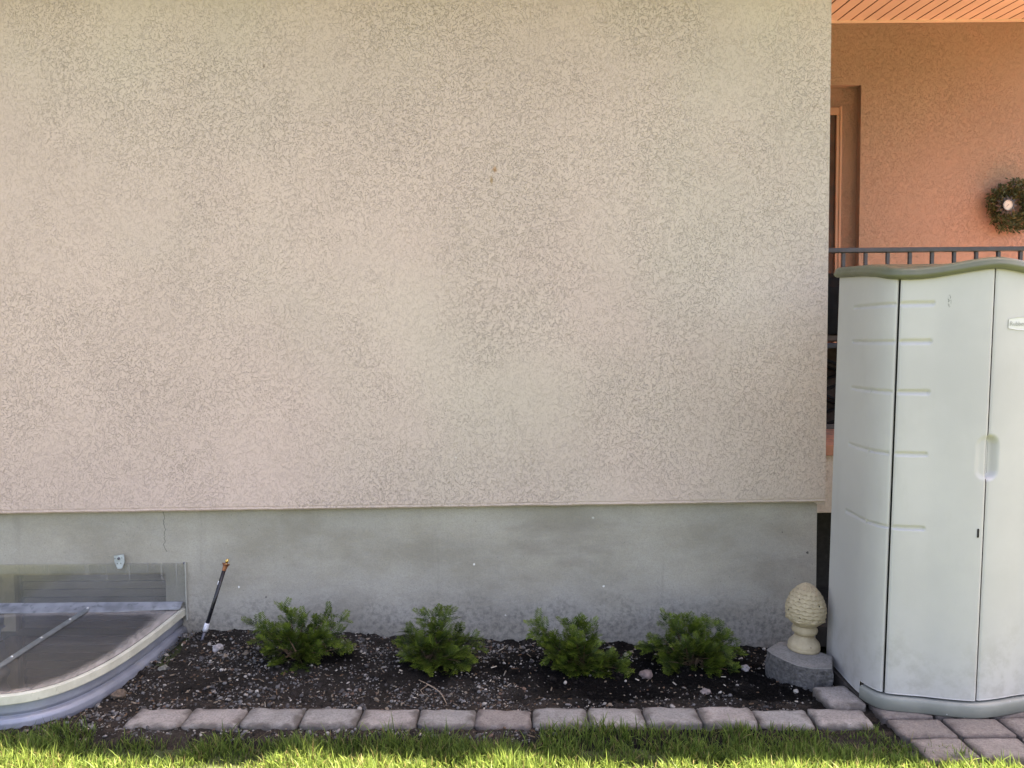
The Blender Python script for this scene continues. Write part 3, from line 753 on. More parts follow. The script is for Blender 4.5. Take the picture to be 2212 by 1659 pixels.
# plinth
def sweep(name, s0, s1, prof, mat, zf, n=240, cap=False, parent=SH):
    V = []; F = []; ss = np.linspace(s0, s1, n); k = len(prof)
    for s in ss:
        p, nn = at_s(s); z0 = zf(s)
        for (o_, dz_) in prof: V.append((p.x+nn.x*o_, p.y+nn.y*o_, z0+dz_))
    for i in range(n-1):
        for j in range(k-1): F.append((i*k+j, (i+1)*k+j, (i+1)*k+j+1, i*k+j+1))
    if cap:
        F.append([i*k+k-1 for i in range(n)])
    return pyobj(name, V, F, mat, parent, True)
sA = .40
sweep('plinth', sA, TOT-sA, [(-.03, .0), (.008, .0), (.013, .004), (.013, .046), (.010, .054), (.002, .0595), (-.03, .0595)], MAT_PLINTH, lambda s: .049)
# lid: moulded overhanging edge and a crowned top
lz = lambda s: ztop_s(s)-.002
sweep('lid', -.02, TOT+.02, [(-.02, .0), (.010, -.002), (.020, .004), (.026, .013), (.026, .020), (.021, .025), (.0205, .030), (.016, .039), (.006, .045), (-.010, .047), (-.05, .049)], MAT_LID, lz, 260, True)
# lock slot
lp = PY(2111, 1151, 3.09)
s_l = s_of_x(lp.x-LEAN*(lp.z-.05), S1, SM); p, n = at_s(s_l)
bm = bmesh.new(); 
def caps(bm, p, n, z, w, h, o_, seg=8):
    t = Vector((-n.y, n.x, 0)); pts = []
    for k in range(2*seg+2):
        a = math.pi*k/(seg) if k <= seg else math.pi*(k-1)/seg
        yy = (h-w) if k <= seg else -(h-w)
        pts.append(Vector((p.x+n.x*o_, p.y+n.y*o_, z))+t*(w*math.cos(a))+Vector((0, 0, yy+w*math.sin(a))))
    return [bm.verts.new(q) for q in pts]
a = caps(bm, p, n, lp.z, .0045, .019, .0012); bm.faces.new(a)
lk = bobj('lock_slot', bm, MAT_DARK); lk.parent = DL
bm = bmesh.new(); a = caps(bm, p, n, lp.z, .0045, .019, .0013); b = caps(bm, p, n, lp.z, .0062, .0207, .0007)
for k in range(len(a)): bm.faces.new((a[k], a[(k+1) % len(a)], b[(k+1) % len(b)], b[k]))
lr = bobj('lock_rim', bm, MAT_SHED); lr.parent = DL
# maker's badge, curved with the door
bz = PY(2195, 699, 3.105).z; bx = PY(2175, 699, 3.105).x-LEAN*(bz-.05); bw = .136; bcx = bx+bw/2
def door_y(x):
    s = s_of_x(x, SM, TOT-S1); return at_s(s)[0].y
def badge_h(u): return .018+.008*(1-u*u)
bm = bmesh.new(); N_ = 28; topr = []; botr = []; topo = []; boto = []
for k in range(N_+1):
    u = -1+2*k/N_; x = bcx+u*bw/2; h = badge_h(u)
    for (L_, hh, o_) in ((topr, h-.0025, -.0003), (botr, -h+.0025, -.0003), (topo, h, .0018), (boto, -h, .0018)):
        L_.append(bm.verts.new((x, door_y(x)+.004-o_-.0012, bz+hh)))
for k in range(N_):
    bm.faces.new((topr[k], topr[k+1], botr[k+1], botr[k])); bm.faces.new((topo[k], topo[k+1], topr[k+1], topr[k])); bm.faces.new((botr[k], botr[k+1], boto[k+1], boto[k]))
for k in (0, N_): bm.faces.new((topo[k], topr[k], botr[k], boto[k]))
MAT_BADGE = simple('badge_plastic', (.56, .57, .57), .4, var=.04)
bd = bobj('badge', bm, MAT_BADGE); bd.parent = DR
tc = bpy.data.curves.new('badge_text', 'FONT'); tc.body = 'Rubbermaid'; tc.size = .030; tc.resolution_u = 3
to = bpy.data.objects.new('badge_text_tmp', tc); COL.objects.link(to)
bpy.context.view_layer.update(); dg = bpy.context.evaluated_depsgraph_get()
tm = bpy.data.meshes.new_from_object(to.evaluated_get(dg)); bpy.data.objects.remove(to)
xs_ = [v.co.x for v in tm.vertices]; w0, w1 = min(xs_), max(xs_)
for v in tm.vertices:
    x = bcx-.060+(v.co.x-w0)/(w1-w0)*.120; v.co = Vector((x, door_y(x)+.004-.0030, bz-.009+v.co.y*.85))
MAT_LETTER = simple('badge_letters_shaded', (.25, .26, .25), .5)  # letters greyed: shade of the embossing put into their colour
lt = link('badge_lettering', tm, MAT_LETTER); lt.parent = DR

def rack(o):
    for ch in o.children:
        if ch.type == 'MESH':
            for v_ in ch.data.vertices: v_.co.x += LEAN*(v_.co.z-.05)
        rack(ch)
rack(SH)
# ================================================================== PAVERS
def rounded_box(sx_, sy_, sz_, r, n=9, amp=.003, seed=0, crown=.0):
    bm = bmesh.new(); bmesh.ops.create_grid(bm, x_segments=1, y_segments=1, size=.5); bm.free()
    bm = bmesh.new(); r_ = bmesh.ops.create_cube(bm, size=1.0)
    bmesh.ops.subdivide_edges(bm, edges=bm.edges[:], cuts=n, use_grid_fill=True)
    for v in bm.verts:
        c = v.co.copy()
        def curve(t): return math.copysign(abs(2*t)**.7, t)/2
        q = Vector((curve(c.x)*sx_, curve(c.y)*sy_, c.z*sz_))
        rp = min(r*1.7, sx_/2, sy_/2)            # larger plan radius at the corners
        ix = max(-sx_/2+rp, min(sx_/2-rp, q.x)); iy = max(-sy_/2+rp, min(sy_/2-rp, q.y))
        d2 = Vector((q.x-ix, q.y-iy)); L = max(abs(d2.x), abs(d2.y))
        if d2.length > 1e-6: d2 = d2.normalized()*L
        q = Vector((ix+d2.x, iy+d2.y, q.z))
        inn = Vector((max(-sx_/2+r, min(sx_/2-r, q.x)), max(-sy_/2+r, min(sy_/2-r, q.y)), max(-sz_/2+r, min(sz_/2-r, q.z))))
        dd = q-inn
        if dd.length > r: q = inn+dd.normalized()*r
        nz = mnoise.noise_vector(q*14+Vector((seed*3.1, seed*1.7, 0)))*amp + mnoise.noise_vector(q*45+Vector((seed, 0, seed)))*amp*.45
        v.co = q+nz
        if c.z > .1: v.co.z += crown*(1-(2*c.x)**2)*(1-(2*c.y)**2)
    return bm
def paver(name, cx, cy, zt_, w, d, h, rot, mat, label, group, seed, r=.018, amp=.003):
    bm = rounded_box(w, d, h, r, 11, amp, seed, .003)
    o = bobj(name, bm, mat, None, True); o.location = (cx, cy, zt_-h/2)
    o.rotation_euler = (random.uniform(-.015, .015), random.uniform(-.015, .015), rot)
    return tag(o, label, 'paver', group)
seams = [264, 389, 514, 643, 770, 899, 1026, 1150, 1273, 1397, 1519, 1641, 1765, 1893]
looks = [('P', 'rounded pinkish edging paver at the window well end of the bed border'),
         ('P', 'pinkish edging paver second along the border from the window well'),
         ('G', 'grey edging paver in front of the leftmost yew shrub, third from the window well'),
         ('G', 'pale grey edging paver below the right half of the leftmost yew shrub'),
         ('P', 'pinkish grey edging paver with dark pits between the two left yew shrubs'),
         ('G', 'grey edging paver in front of the second yew shrub from the left'),
         ('B', 'brown dirt covered edging paver, seventh of the border from the window well'),
         ('G', 'dark rimmed grey edging paver before the left side of the third yew shrub'),
         ('G', 'grey edging paver with pale worn centre in front of the third yew shrub'),
         ('G', 'smooth grey edging paver before the left side of the rightmost yew shrub'),
         ('P', 'light pinkish edging paver in front of the rightmost yew shrub'),
         ('G', 'dark blue-grey edging paver second from the shed end of the border'),
         ('P', 'tan edging paver at the corner nearest the shed, grass along its front')]
MATP = {'P': MAT_PAV_PINK, 'G': MAT_PAV_GREY, 'B': MAT_PAV_BROWN}
for k in range(13):
    p0 = PZ(seams[k], 1566, .045); p1 = PZ(seams[k+1], 1566, .045)
    cx = (p0.x+p1.x)/2; w = p1.x-p0.x-.002
    yb = row_front(cx)
    mt, lab = looks[k]
    paver('edging_paver', cx, yb+.074, .047+random.uniform(-.004, .004)+(.006 if k in (9, 10) else 0), w, .150, .075, R(-1.2)+random.uniform(-.02, .02), MATP[mt], lab, 'edging pavers along the front of the bed', k*3+1, .016, .0062)
pa = PZ(1756, 1484, .045); pb = PZ(1835, 1482, .045); pc = PZ(1865, 1530, .045); pd = PZ(1792, 1530, .045)
cx = (pa.x+pb.x+pc.x+pd.x)/4; cy = (pa.y+pd.y)/2+.004
paver('edging_paver', cx, cy, .052, .165, .20, .07, R(4), MAT_PAV_PINK, 'pale edging paver turned end-on between concrete block and paver border', 'edging pavers along the front of the bed', 71, .018)
rowsP = [(3.094, 3.247, [1.517, 1.738, 1.968, 2.195], ('A',)), (2.938, 3.089, [1.520, 1.748, 1.980, 2.212], ('B',)), (2.782, 2.933, [1.535, 1.742, 1.970, 2.20], ('C',))]
plab = {('A', 0): 'brown patio paver half under the left corner of the shed plinth', ('A', 1): 'brown patio paver mostly hidden below the middle of the shed plinth', ('A', 2): 'brown patio paver just showing below the plinth at the right picture edge',
        ('B', 0): 'large brown patio paver in front of the shed beside the lawn corner', ('B', 1): 'brown patio paver in front of the shed below the left door', ('B', 2): 'brown patio paver in front of the shed below the right door',
        ('C', 0): 'grass-edged brown patio paver at the lawn, leftmost of the front row', ('C', 1): 'brown patio paver in the front row below the left shed door, grass against it', ('C', 2): 'brown patio paver in the front row at the right picture edge'}
for y0, y1, xs_, (nm,) in rowsP:
    for k in range(3):
        paver('patio_paver', (xs_[k]+xs_[k+1])/2, (y0+y1)/2, .046+random.uniform(-.002, .002), xs_[k+1]-xs_[k]-.008, y1-y0-.005, .06, random.uniform(-.01, .01), MAT_PAV_BROWN, plab[(nm, k)], 'brown pavers in front of the shed', 90+k*7+ord(nm), .012, .002)
boxo('patio_bedding', 1.50, 2.42, 3.25, 3.73, -.02, .0485, simple('bedding_sand', (.09, .075, .065), .95, bump=.006), None); tag(bpy.data.objects['patio_bedding'], kind='structure')
pbx = boxo('patio_joint_sand', 1.51, 2.42, 2.785, 3.2495, -.02, .016, simple('joint_sand', (.07, .058, .05), .95, bump=.006), None); tag(pbx, kind='structure')

# ================================================================== BLOCK + FINIAL
zt_ = .112
px8 = [(1655, 1402), (1681, 1386), (1700, 1384.5), (1799, 1417), (1798, 1444), (1757, 1444), (1721, 1437), (1693, 1425), (1665, 1411)]
tp = [PZ(a, b, zt_) for a, b in px8]
bm = bmesh.new(); cen = sum((Vector((p.x, p.y, 0)) for p in tp), Vector())/len(tp)
dense = []
for i in range(len(tp)):
    for k in range(8): dense.append(tp[i].lerp(tp[(i+1) % len(tp)], k/8))
rings = []
for (dz_, ins) in ((0, .005), (-.003, .001), (-.012, 0.0), (-.03, -.001), (-.05, -.002), (-.075, -.002), (-.20, 0.0)):
    rg = []
    for p in dense:
        d = (Vector((p.x, p.y, 0))-cen).normalized()
        rough = 0 if dz_ > -.008 else .007*fbm(p.x*26, p.y*26, dz_*26)
        rg.append(bm.verts.new((p.x-d.x*(ins-rough), p.y-d.y*(ins-rough), zt_+dz_)))
    rings.append(rg)
n_ = len(dense)
for i in range(len(rings)-1):
    for k in range(n_): bm.faces.new((rings[i][k], rings[i][(k+1) % n_], rings[i+1][(k+1) % n_], rings[i+1][k]))
for f_ in bm.faces: f_.material_index = 1
for k in range(n_):
    for f_ in rings[0][k].link_faces:
        f_.material_index = 0
bm.faces.new(rings[0]).material_index = 0; bm.faces.new(rings[-1][::-1])
MAT_SPLIT_SHADED = simple('split_face_shaded', (.11, .104, .10), .95, var=.22, scale=60, bump=.012, bscale=90)  # sides darker than the top: their shade is put into the colour
blk = bobj('concrete_block', bm, MAT_BLOCK); blk.data.materials.append(MAT_SPLIT_SHADED); tag(blk, 'grey split-face concrete block under the pinecone finial by the shed', 'block')
FB = PZ(1736, 1402, zt_)
prof = [(0, .071), (.004, .075), (.012, .0755), (.020, .0735), (.024, .0745), (.034, .072), (.046, .064), (.058, .052), (.068, .0445), (.075, .0435), (.081, .050), (.087, .057), (.098, .0605), (.108, .058), (.114, .0535), (.119, .052), (.125, .058), (.138, .073), (.155, .083), (.175, .089), (.195, .0905), (.215, .0885), (.24, .0815), (.265, .0705), (.288, .055), (.305, .039), (.317, .024), (.324, .011), (.327, 0.0)]
zz_ = np.array([p[0] for p in prof]); rr_ = np.array([p[1] for p in prof])
FIN = empty('pinecone_finial', (FB.x, FB.y, zt_), 'cream pinecone garden finial with chipped paint standing on a grey block', 'garden ornament')
def lathe_part(name, z0, z1, dispf, NZ, NT=144):
    V = []; F = []
    zl_ = np.linspace(z0, z1, NZ)
    tilt = Matrix.Rotation(R(2.2), 3, 'Y')
    for z in zl_:
        r = float(np.interp(z, zz_, rr_))
        for k in range(NT):
            th_ = 2*math.pi*k/NT; rad, dz_ = dispf(z, th_, r)
            V.append(Vector((FB.x, FB.y, zt_))+tilt @ Vector((rad*math.cos(th_), rad*math.sin(th_), z+dz_)))
    for i in range(NZ-1):
        for k in range(NT): F.append((i*NT+k, i*NT+(k+1) % NT, (i+1)*NT+(k+1) % NT, (i+1)*NT+k))
    F.append([i for i in range(NT)][::-1]); F.append([(NZ-1)*NT+i for i in range(NT)])
    return pyobj(name, V, F, MAT_FIN, FIN, True)
def disp_egg(z, th_, r):
    d = 0
    if .150 < z < .322:
        Hh = .0175; tier = None
        for tt in range(-1, 12):
            zc = .158+tt*Hh
            nsc = 16
            ph = (tt % 2)*.5
            edge_z = zc+.0075*(abs(math.sin((th_*nsc/(2*math.pi)+ph)*math.pi))-.6)+.002*math.sin(th_*2+.5)
            if z >= edge_z: tier = (z-edge_z)/Hh
        if tier is not None: d += .0046*(1-min(1, tier))*min(1, (r/.05))
        d += .0012*abs(math.sin(th_*8))
    for k in range(7):
        a0 = k*2*math.pi/7+.35; da = math.atan2(math.sin(th_-a0), math.cos(th_-a0))
        d += .0095*math.exp(-((da*.085/.016)**2+((z-.150-.004*(k % 2))/.0075)**2))
    d += .0015*fbm(math.cos(th_)*4, math.sin(th_)*4, z*50)
    return r+d, 0
lathe_part('cone', .1185, .3268, disp_egg, 150)
lathe_part('pedestal', .0, .1184, lambda z, t, r: (r+.0008*fbm(math.cos(t)*5, math.sin(t)*5, z*60), 0), 50, 96)

# ================================================================== WINDOW WELL + COVER
NW = 160
ts = [math.pi*k/(NW-1) for k in range(NW)]
V = []; F = []
zsw = np.concatenate([np.arange(-.95, -.03, .012), np.arange(-.03, .165, .003)]); k = len(zsw)
def corr(z):
    zz = [-.95, -.06, -.03, -.005, .012, .030, .050, .064, .0715, .078, .088, .125, .17]; oo = [-.004, -.004, -.004, .002, .015, .020, .018, .010, -.010, -.008, .000, -.003, -.004]
    if z < -.03:
        return .010*math.cos(2*math.pi*(z+.03)/.10)-.014
    return float(np.interp(z, zz, oo))
for t in ts:
    b = well_pt(t, .985); tn = (well_pt(min(t+.01, math.pi), .985)-well_pt(max(t-.01, 0), .985)); n = Vector((tn.y, -tn.x, 0)).normalized()*-1
    d = b-Vector((WX, 3.9, 0)); n = n if n.dot(d) > 0 else -n
    for z in zsw:
        q = b+n*(corr(z)-.006); V.append((q.x, min(q.y, 4.149), z))
for i in range(NW-1):
    for j in range(k-1): F.append((i*k+j, (i+1)*k+j, (i+1)*k+j+1, i*k+j+1))
WW = pyobj('window_well', V, F, MAT_GALV, None, True); tag(WW, 'corrugated galvanised steel window well sunk against the foundation', 'window well')
sd = WW.modifiers.new('thickness', 'SOLIDIFY'); sd.thickness = .003
V = [tuple(well_pt(t, .98)+Vector((0, 0, -.9))) for t in ts]; F = [list(range(NW))]
wf = pyobj('well_floor', V, F, simple('well_gravel', (.10, .09, .08), .95, scale=60, var=.4, bump=.01), WW)
CV = empty('window_well_cover', (WX, 4.14, .2), 'dusty clear plastic cover with cream rim over the window well', 'window well cover')
# rim skirt
V = []; F = []
pr = [(-.012, .0035), (-.005, .004), (-.001, .003), (.000, .0005), (.004, .000), (.0060, -.002), (.0075, -.034), (.0065, -.037), (.002, -.037), (.000, -.008), (-.016, .001)]; k = len(pr)
fr_t = [math.pi*i/199 for i in range(200)]
def wn(t):
    tn = well_pt(min(t+.012, math.pi))-well_pt(max(t-.012, 0)); n = Vector((tn.y, -tn.x, 0)).normalized()
    return n if n.dot(well_pt(t)-Vector((WX, 3.95, 0))) > 0 else -n
for t in fr_t:
    b = well_pt(t); n = wn(t)
    for (o_, dz_) in pr:
        q = b+n*o_; V.append((q.x, min(q.y, 4.146), lid_z(b.y)+dz_))
for i in range(199):
    for j in range(k-1): F.append((i*k+j, (i+1)*k+j, (i+1)*k+j+1, i*k+j+1))
pyobj('rim', V, F, MAT_RIM, CV, False)
# clear sheet, whitened by dust along its outer edge
V = []; F = []; cols = []
NR = 26; NT_ = 120
for i in range(NT_):
    t = math.pi*i/(NT_-1); b = well_pt(t, .962); cpt = Vector((WX+(b.x-WX)*.02, 4.143, 0))
    for j in range(NR):
        f = j/(NR-1); q = cpt.lerp(b, f); q.y = min(q.y, 4.143)
        dist = (b-q).length+.0
        e_ = max(0, 1-((b-q).length)/(.018+.03*abs(fbm(q.x*7, q.y*7))+.10*sm(q.x, -2.15, -1.8)))
        e_ *= .85+.5*fbm(q.x*30, q.y*30)
        if q.y > 4.02: e_ = max(e_, .34)
        crown = .010*(1-f*f)
        V.append((q.x, q.y, lid_z(q.y)+crown+.0015)); cols.append((max(0, min(1, e_)),)*3)
for i in range(NT_-1):
    for j in range(NR-1): F.append((i*NR+j, (i+1)*NR+j, (i+1)*NR+j+1, i*NR+j+1))
npobj('clear_lid', V, F, MAT_LIDCLEAR, CV, True, np.array(cols))
# rear flange strip, lifting a little at its right end
xr_ = PY(397, 1302, 4.14).x; xl_ = WX-WA-.08
V = []; F = []
for i in range(61):
    f = i/60; x = xl_+(xr_-xl_)*f; cu = .010*sm(f, .55, 1.0); wd = .070-.035*sm(f, .6, .97)
    zb_ = lid_z(4.14)+.013
    V += [(x, 4.1375, zb_+.026), (x, 4.130, zb_+.024), (x, 4.130-wd*.5, zb_+.011+cu*.7), (x, 4.130-wd, lid_z(4.138-wd)+.0125+cu*.25), (x, 4.129-wd, lid_z(4.137-wd)+.0085)]
for i in range(60):
    for j in range(4): F.append((i*5+j, (i+1)*5+j, (i+1)*5+j+1, i*5+j+1))
pyobj('rear_flange', V, F, simple('flange_plastic', (.20, .21, .225), .35, var=.22, scale=16), CV, False)
# brace bar with rivets
pA = PZ(184, 1310, lid_z(4.13)+.016); pB = PZ(2, 1446, lid_z(3.38)+.016)
pA.y = min(pA.y, 4.115); pA.x = pB.x = WX+.005
bm = bmesh.new(); w = .017; rr = []
for i in range(13):
    f = i/12; q = pA.lerp(pB, f); q.z = lid_z(q.y)+.010*(1-((4.143-q.y)/.98)**2)+.006
    rr.append([bm.verts.new(q+Vector((-w, 0, -.003))), bm.verts.new(q+Vector((-w, 0, .003))), bm.verts.new(q+Vector((-w*.5, 0, .0065))), bm.verts.new(q+Vector((w*.5, 0, .0065))), bm.verts.new(q+Vector((w, 0, .003))), bm.verts.new(q+Vector((w, 0, -.003)))])
for i in range(12):
    for j in range(5): bm.faces.new((rr[i][j], rr[i+1][j], rr[i+1][j+1], rr[i][j+1]))
bm.faces.new(rr[0]); bm.faces.new(rr[-1][::-1])
br = bobj('brace_bar', bm, MAT_BRACE, CV)
for f in (.03, .24, .55, .83, .985):
    q = pA.lerp(pB, f); q.z = lid_z(q.y)+.010*(1-((4.143-q.y)/.98)**2)+.0125
    rv = lathe_axis('rivet', q, (0, 0, 1), [(0, .0065), (.0025, .006), (.005, .0035), (.006, 0)], MAT_RIVET, None, 12); rv.parent = br
# vertical clear sheet against the wall
t0 = PY(400, 1216, 4.142); b1 = PY(404, 1335, 4.142)
bm = bmesh.new(); box(bm, -3.2, t0.x, 4.1385, 4.1425, .19, t0.z); bobj('wall_sheet', bm, MAT_PANEL, CV)
boxo('sheet_edge', t0.x+.0005, t0.x+.005, 4.132, 4.148, b1.z-.01, t0.z+.003, simple('sheet_edge_plastic', (.36, .37, .34), .4), CV)
scr = lathe_axis('screw', PY(397.5, 1216.5, 4.137), (0, -1, 0), [(0, .006), (.003, .005), (.004, 0)], MAT_STEEL, CV, 10)

# zinc wall bracket above the clear sheet
def brk(px, py): return PY(px, py, 4.125)
out = [(246, 1201), (267, 1198), (268.5, 1214), (263, 1228), (254, 1229), (247.5, 1214)]
bm = bmesh.new(); f0 = [bm.verts.new(brk(*q)+Vector((0, .0, 0))) for q in out]; f1 = [bm.verts.new(brk(*q)+Vector((0, .006, 0))) for q in out]
bm.faces.new(f0); bm.faces.new(f1[::-1])
for k in range(6): bm.faces.new((f0[k], f0[(k+1) % 6], f1[(k+1) % 6], f1[k]))
BK = empty('wall_bracket', brk(257, 1213)+Vector((0, .02, 0)), 'small zinc tab bracket bolted to the foundation above the basement window', 'bracket')
bobj('bracket_plate', bm, MAT_BRACKET, BK)
lathe_axis('bolt', brk(256.5, 1206.5), (0, -1, 0), [(-.012, .0075), (.0, .0078), (.004, .0065), (.006, 0)], MAT_STEEL, BK, 12)
for q in ((248.5, 1207), (263.5, 1205), (253.5, 1217.5), (261, 1216.5)):
    lathe_axis('hole', brk(*q)+Vector((0, -.0006, 0)), (0, -1, 0), [(0, .0028), (.0002, 0)], MAT_DARK, BK, 10, False)
bm = bmesh.new(); box(bm, brk(257, 1207).x-.006, brk(257, 1207).x+.006, 4.1312, 4.1495, brk(257, 1207).z-.006, brk(257, 1207).z+.006); bobj('standoff', bm, MAT_STEEL, BK)

# ================================================================== LEANING PIPE
pb_ = PY(437, 1381, 3.98); pt_ = PY(484, 1232, 4.06)
ax = (pt_-pb_).normalized(); LEN = (pt_-pb_).length
PI_ = empty('irrigation_pipe', pb_, 'leaning black irrigation pipe with flared copper top and white collar in the bed', 'pipe')
bm = bmesh.new(); tube(bm, [pb_+ax*(LEN*.12), pt_], .0098, 16); bobj('tube', bm, MAT_PIPE, PI_, True)
lathe_axis('copper_flare', pt_-ax*.002, ax, [(0, .0102), (.010, .0112), (.022, .0125), (.030, .016), (.036, .0205), (.038, .021), (.0385, .0195), (.034, .0135), (.02, .009), (.0, .008)], MAT_COPPER, PI_, 24)
lathe_axis('brass_nozzle', pt_+ax*.012, ax, [(0, .0055), (.022, .0055), (.023, .0035), (.028, .0035), (.030, .0075), (.042, .0085), (.044, .0075), (.048, .0075), (.049, .003), (.049, 0)], MAT_BRASS, PI_, 14)
c0 = pb_+ax*(LEN*.115)
lathe_axis('white_collar', c0, ax, [(0, .009), (0, .0125), (.018, .0135), (.040, .0130), (.042, .0120), (.042, .009)], MAT_WHITEPVC, PI_, 20)
bm = bmesh.new(); tube(bm, [pb_-ax*.05, pb_+ax*(LEN*.12)], .0090, 12); bobj('lower_stub', bm, MAT_STEEL, PI_, True)
bm = bmesh.new(); tube(bm, [pt_-ax*.055+Vector((-.0085, -.006, 0)), pt_-ax*.075+Vector((-.0095, -.005, 0))], .0028, 6); o = bobj('paint_fleck', bm, MAT_WHITEPVC, PI_)

# ================================================================== YEW SHRUBS
def yew(base, tips, label, seed):
    rnd = random.Random(seed)
    e = empty('yew_shrub', base, label, 'shrub', 'young yew shrubs planted in the bed')
    V = []; F = []; cols = []; bm = bmesh.new()
    def needle(p, d, L, w, up, c):
        s = d.cross(up)
        if s.length < 1e-4: return
        s = s.normalized()*w*.5; i0 = len(V)
        V.extend([p-s*.5, p+s*.5, p+d*L*.55+s+up*L*.04, p+d*L, p+d*L*.55-s+up*L*.04]); F.append((i0, i0+1, i0+2, i0+3, i0+4)); cols.extend([c]*5)
    def sprig(p0, d0, L, tone):
        d = d0.normalized(); up = Vector((0, 0, 1)) if abs(d.z) < .8 else Vector((0, -1, .2))
        up = (up+Vector((rnd.gauss(0, .35), rnd.gauss(-.25, .35), rnd.gauss(0, .3)))); up = (up-d*up.dot(d)).normalized()
        n = max(6, int(L/.0074)); p = p0.copy()
        dr_ = Vector((rnd.gauss(0, .25), rnd.gauss(0, .25), rnd.uniform(-.5, .2)))
        for i in range(n):
            f = i/n; dd = (d+dr_*f*.6).normalized(); p = p+dd*(L/n); s = dd.cross(up).normalized()
            nl = .028*(1-.55*max(0, f-.55)/.45)*rnd.uniform(.8, 1.1)*(.55+.45*min(1, f*5))
            for sg in (-1, 1):
                nd = (s*sg*.9+dd*(.45+.5*f)+up*rnd.uniform(-.15, .3)).normalized()
                k = rnd.uniform(.75, 1.25)
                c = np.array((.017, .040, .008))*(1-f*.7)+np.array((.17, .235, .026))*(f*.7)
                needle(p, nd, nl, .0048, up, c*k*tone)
        return p
    for (tx, ty, dy) in tips:
        tip = PY(tx, ty, base[1]+dy); b0_ = Vector(base)+Vector((rnd.gauss(0, .02), rnd.gauss(0, .02), -.01))
        L = (tip-b0_).length; mid = b0_.lerp(tip, .5)+Vector((0, 0, .02+.06*L))+Vector([rnd.gauss(0, .012) for _ in range(3)])
        pts = []
        for i in range(11):
            t = i/10; pts.append(b0_*(1-t)**2+mid*2*t*(1-t)+tip*t*t)
        tube(bm, pts[:9], [.0045-.003*i/9 for i in range(9)], 5, False)
        tone = rnd.uniform(.75, 1.2)
        for i in range(2, 11):
            t = i/10; dm = (pts[i]-pts[i-1]).normalized(); nb = 1 if i < 4 else 2
            if i == 10:
                sprig(pts[i]-dm*.05, dm, .06, tone*1.15); break
            for q in range(nb):
                side = Vector((rnd.gauss(0, 1), rnd.gauss(-.25, .9), rnd.gauss(.15, .6))); side = (side-dm*side.dot(dm)).normalized()
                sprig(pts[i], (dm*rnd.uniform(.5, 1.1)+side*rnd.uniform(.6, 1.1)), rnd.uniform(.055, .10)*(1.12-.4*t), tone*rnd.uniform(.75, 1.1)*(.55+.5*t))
    for _ in range(16):
        a = rnd.uniform(math.pi*.9, 2.1*math.pi); d = Vector((math.cos(a), math.sin(a), rnd.uniform(-.1, .35)))
        p = Vector(base)+Vector((0, 0, .03)); q = p+d*rnd.uniform(.05, .10)
        tube(bm, [p, q], .002, 4, False); sprig(q, d, .075, .7)
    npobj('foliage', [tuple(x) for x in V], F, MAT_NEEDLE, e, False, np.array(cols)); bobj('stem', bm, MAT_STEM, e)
    return e
def sb(px, py, Y): 
    p = PY(px, py, Y); return (p.x, p.y, soil_h(p.x, p.y))
yew(sb(640, 1440, 3.76), [(540, 1340, .08), (560, 1352, .0), (612, 1306, .08), (625, 1320, .05), (660, 1332, .02), (690, 1338, .08), (720, 1325, .05), (748, 1334, .03), (740, 1372, -.02), (725, 1392, -.06), (690, 1410, -.12), (655, 1405, -.10), (580, 1395, -.08), (560, 1375, .0), (630, 1462, -.14), (655, 1448, -.13), (755, 1398, .05), (600, 1440, -.08), (700, 1375, -.05), (615, 1365, -.05)],
    'leftmost yew shrub of the row, widest, with branches sweeping up to the right', 11)
yew(sb(935, 1440, 3.73), [(918, 1320, .05), (948, 1312, .06), (970, 1322, .04), (950, 1345, -.02), (880, 1362, .04), (868, 1385, .02), (1000, 1362, .05), (1030, 1378, .06), (1042, 1392, .04), (1010, 1400, -.04), (900, 1392, -.08), (985, 1418, -.12), (1010, 1440, -.12), (975, 1462, -.15), (915, 1445, -.12), (880, 1420, -.06), (940, 1395, -.08), (960, 1375, -.04)],
    'second yew shrub from the left, with one tall upright shoot in its middle', 23)
yew(sb(1250, 1445, 3.72), [(1152, 1342, .06), (1165, 1352, .04), (1150, 1362, .05), (1180, 1385, .02), (1222, 1342, .05), (1245, 1340, .03), (1268, 1350, .04), (1285, 1378, .04), (1240, 1380, -.06), (1262, 1385, -.08), (1225, 1405, -.08), (1215, 1440, -.12), (1245, 1455, -.14), (1290, 1410, -.05), (1310, 1425, -.06), (1350, 1430, -.08), (1362, 1450, -.10), (1345, 1475, -.14), (1300, 1460, -.14), (1190, 1415, -.05)],
    'third yew shrub from the left, with a tall left shoot and low branch reaching right', 37)
yew(sb(1500, 1440, 3.74), [(1428, 1336, .06), (1455, 1332, .05), (1480, 1336, .06), (1500, 1350, .02), (1530, 1340, .05), (1560, 1360, .05), (1582, 1378, .04), (1592, 1400, .02), (1385, 1392, .08), (1395, 1400, .06), (1420, 1372, .0), (1430, 1430, -.08), (1440, 1450, -.10), (1480, 1395, -.08), (1510, 1392, -.08), (1565, 1420, -.08), (1590, 1450, -.12), (1550, 1450, -.12), (1530, 1410, -.06), (1465, 1365, -.02), (1555, 1395, -.02)],
    'rightmost yew shrub of the row, nearest the pinecone finial', 51)

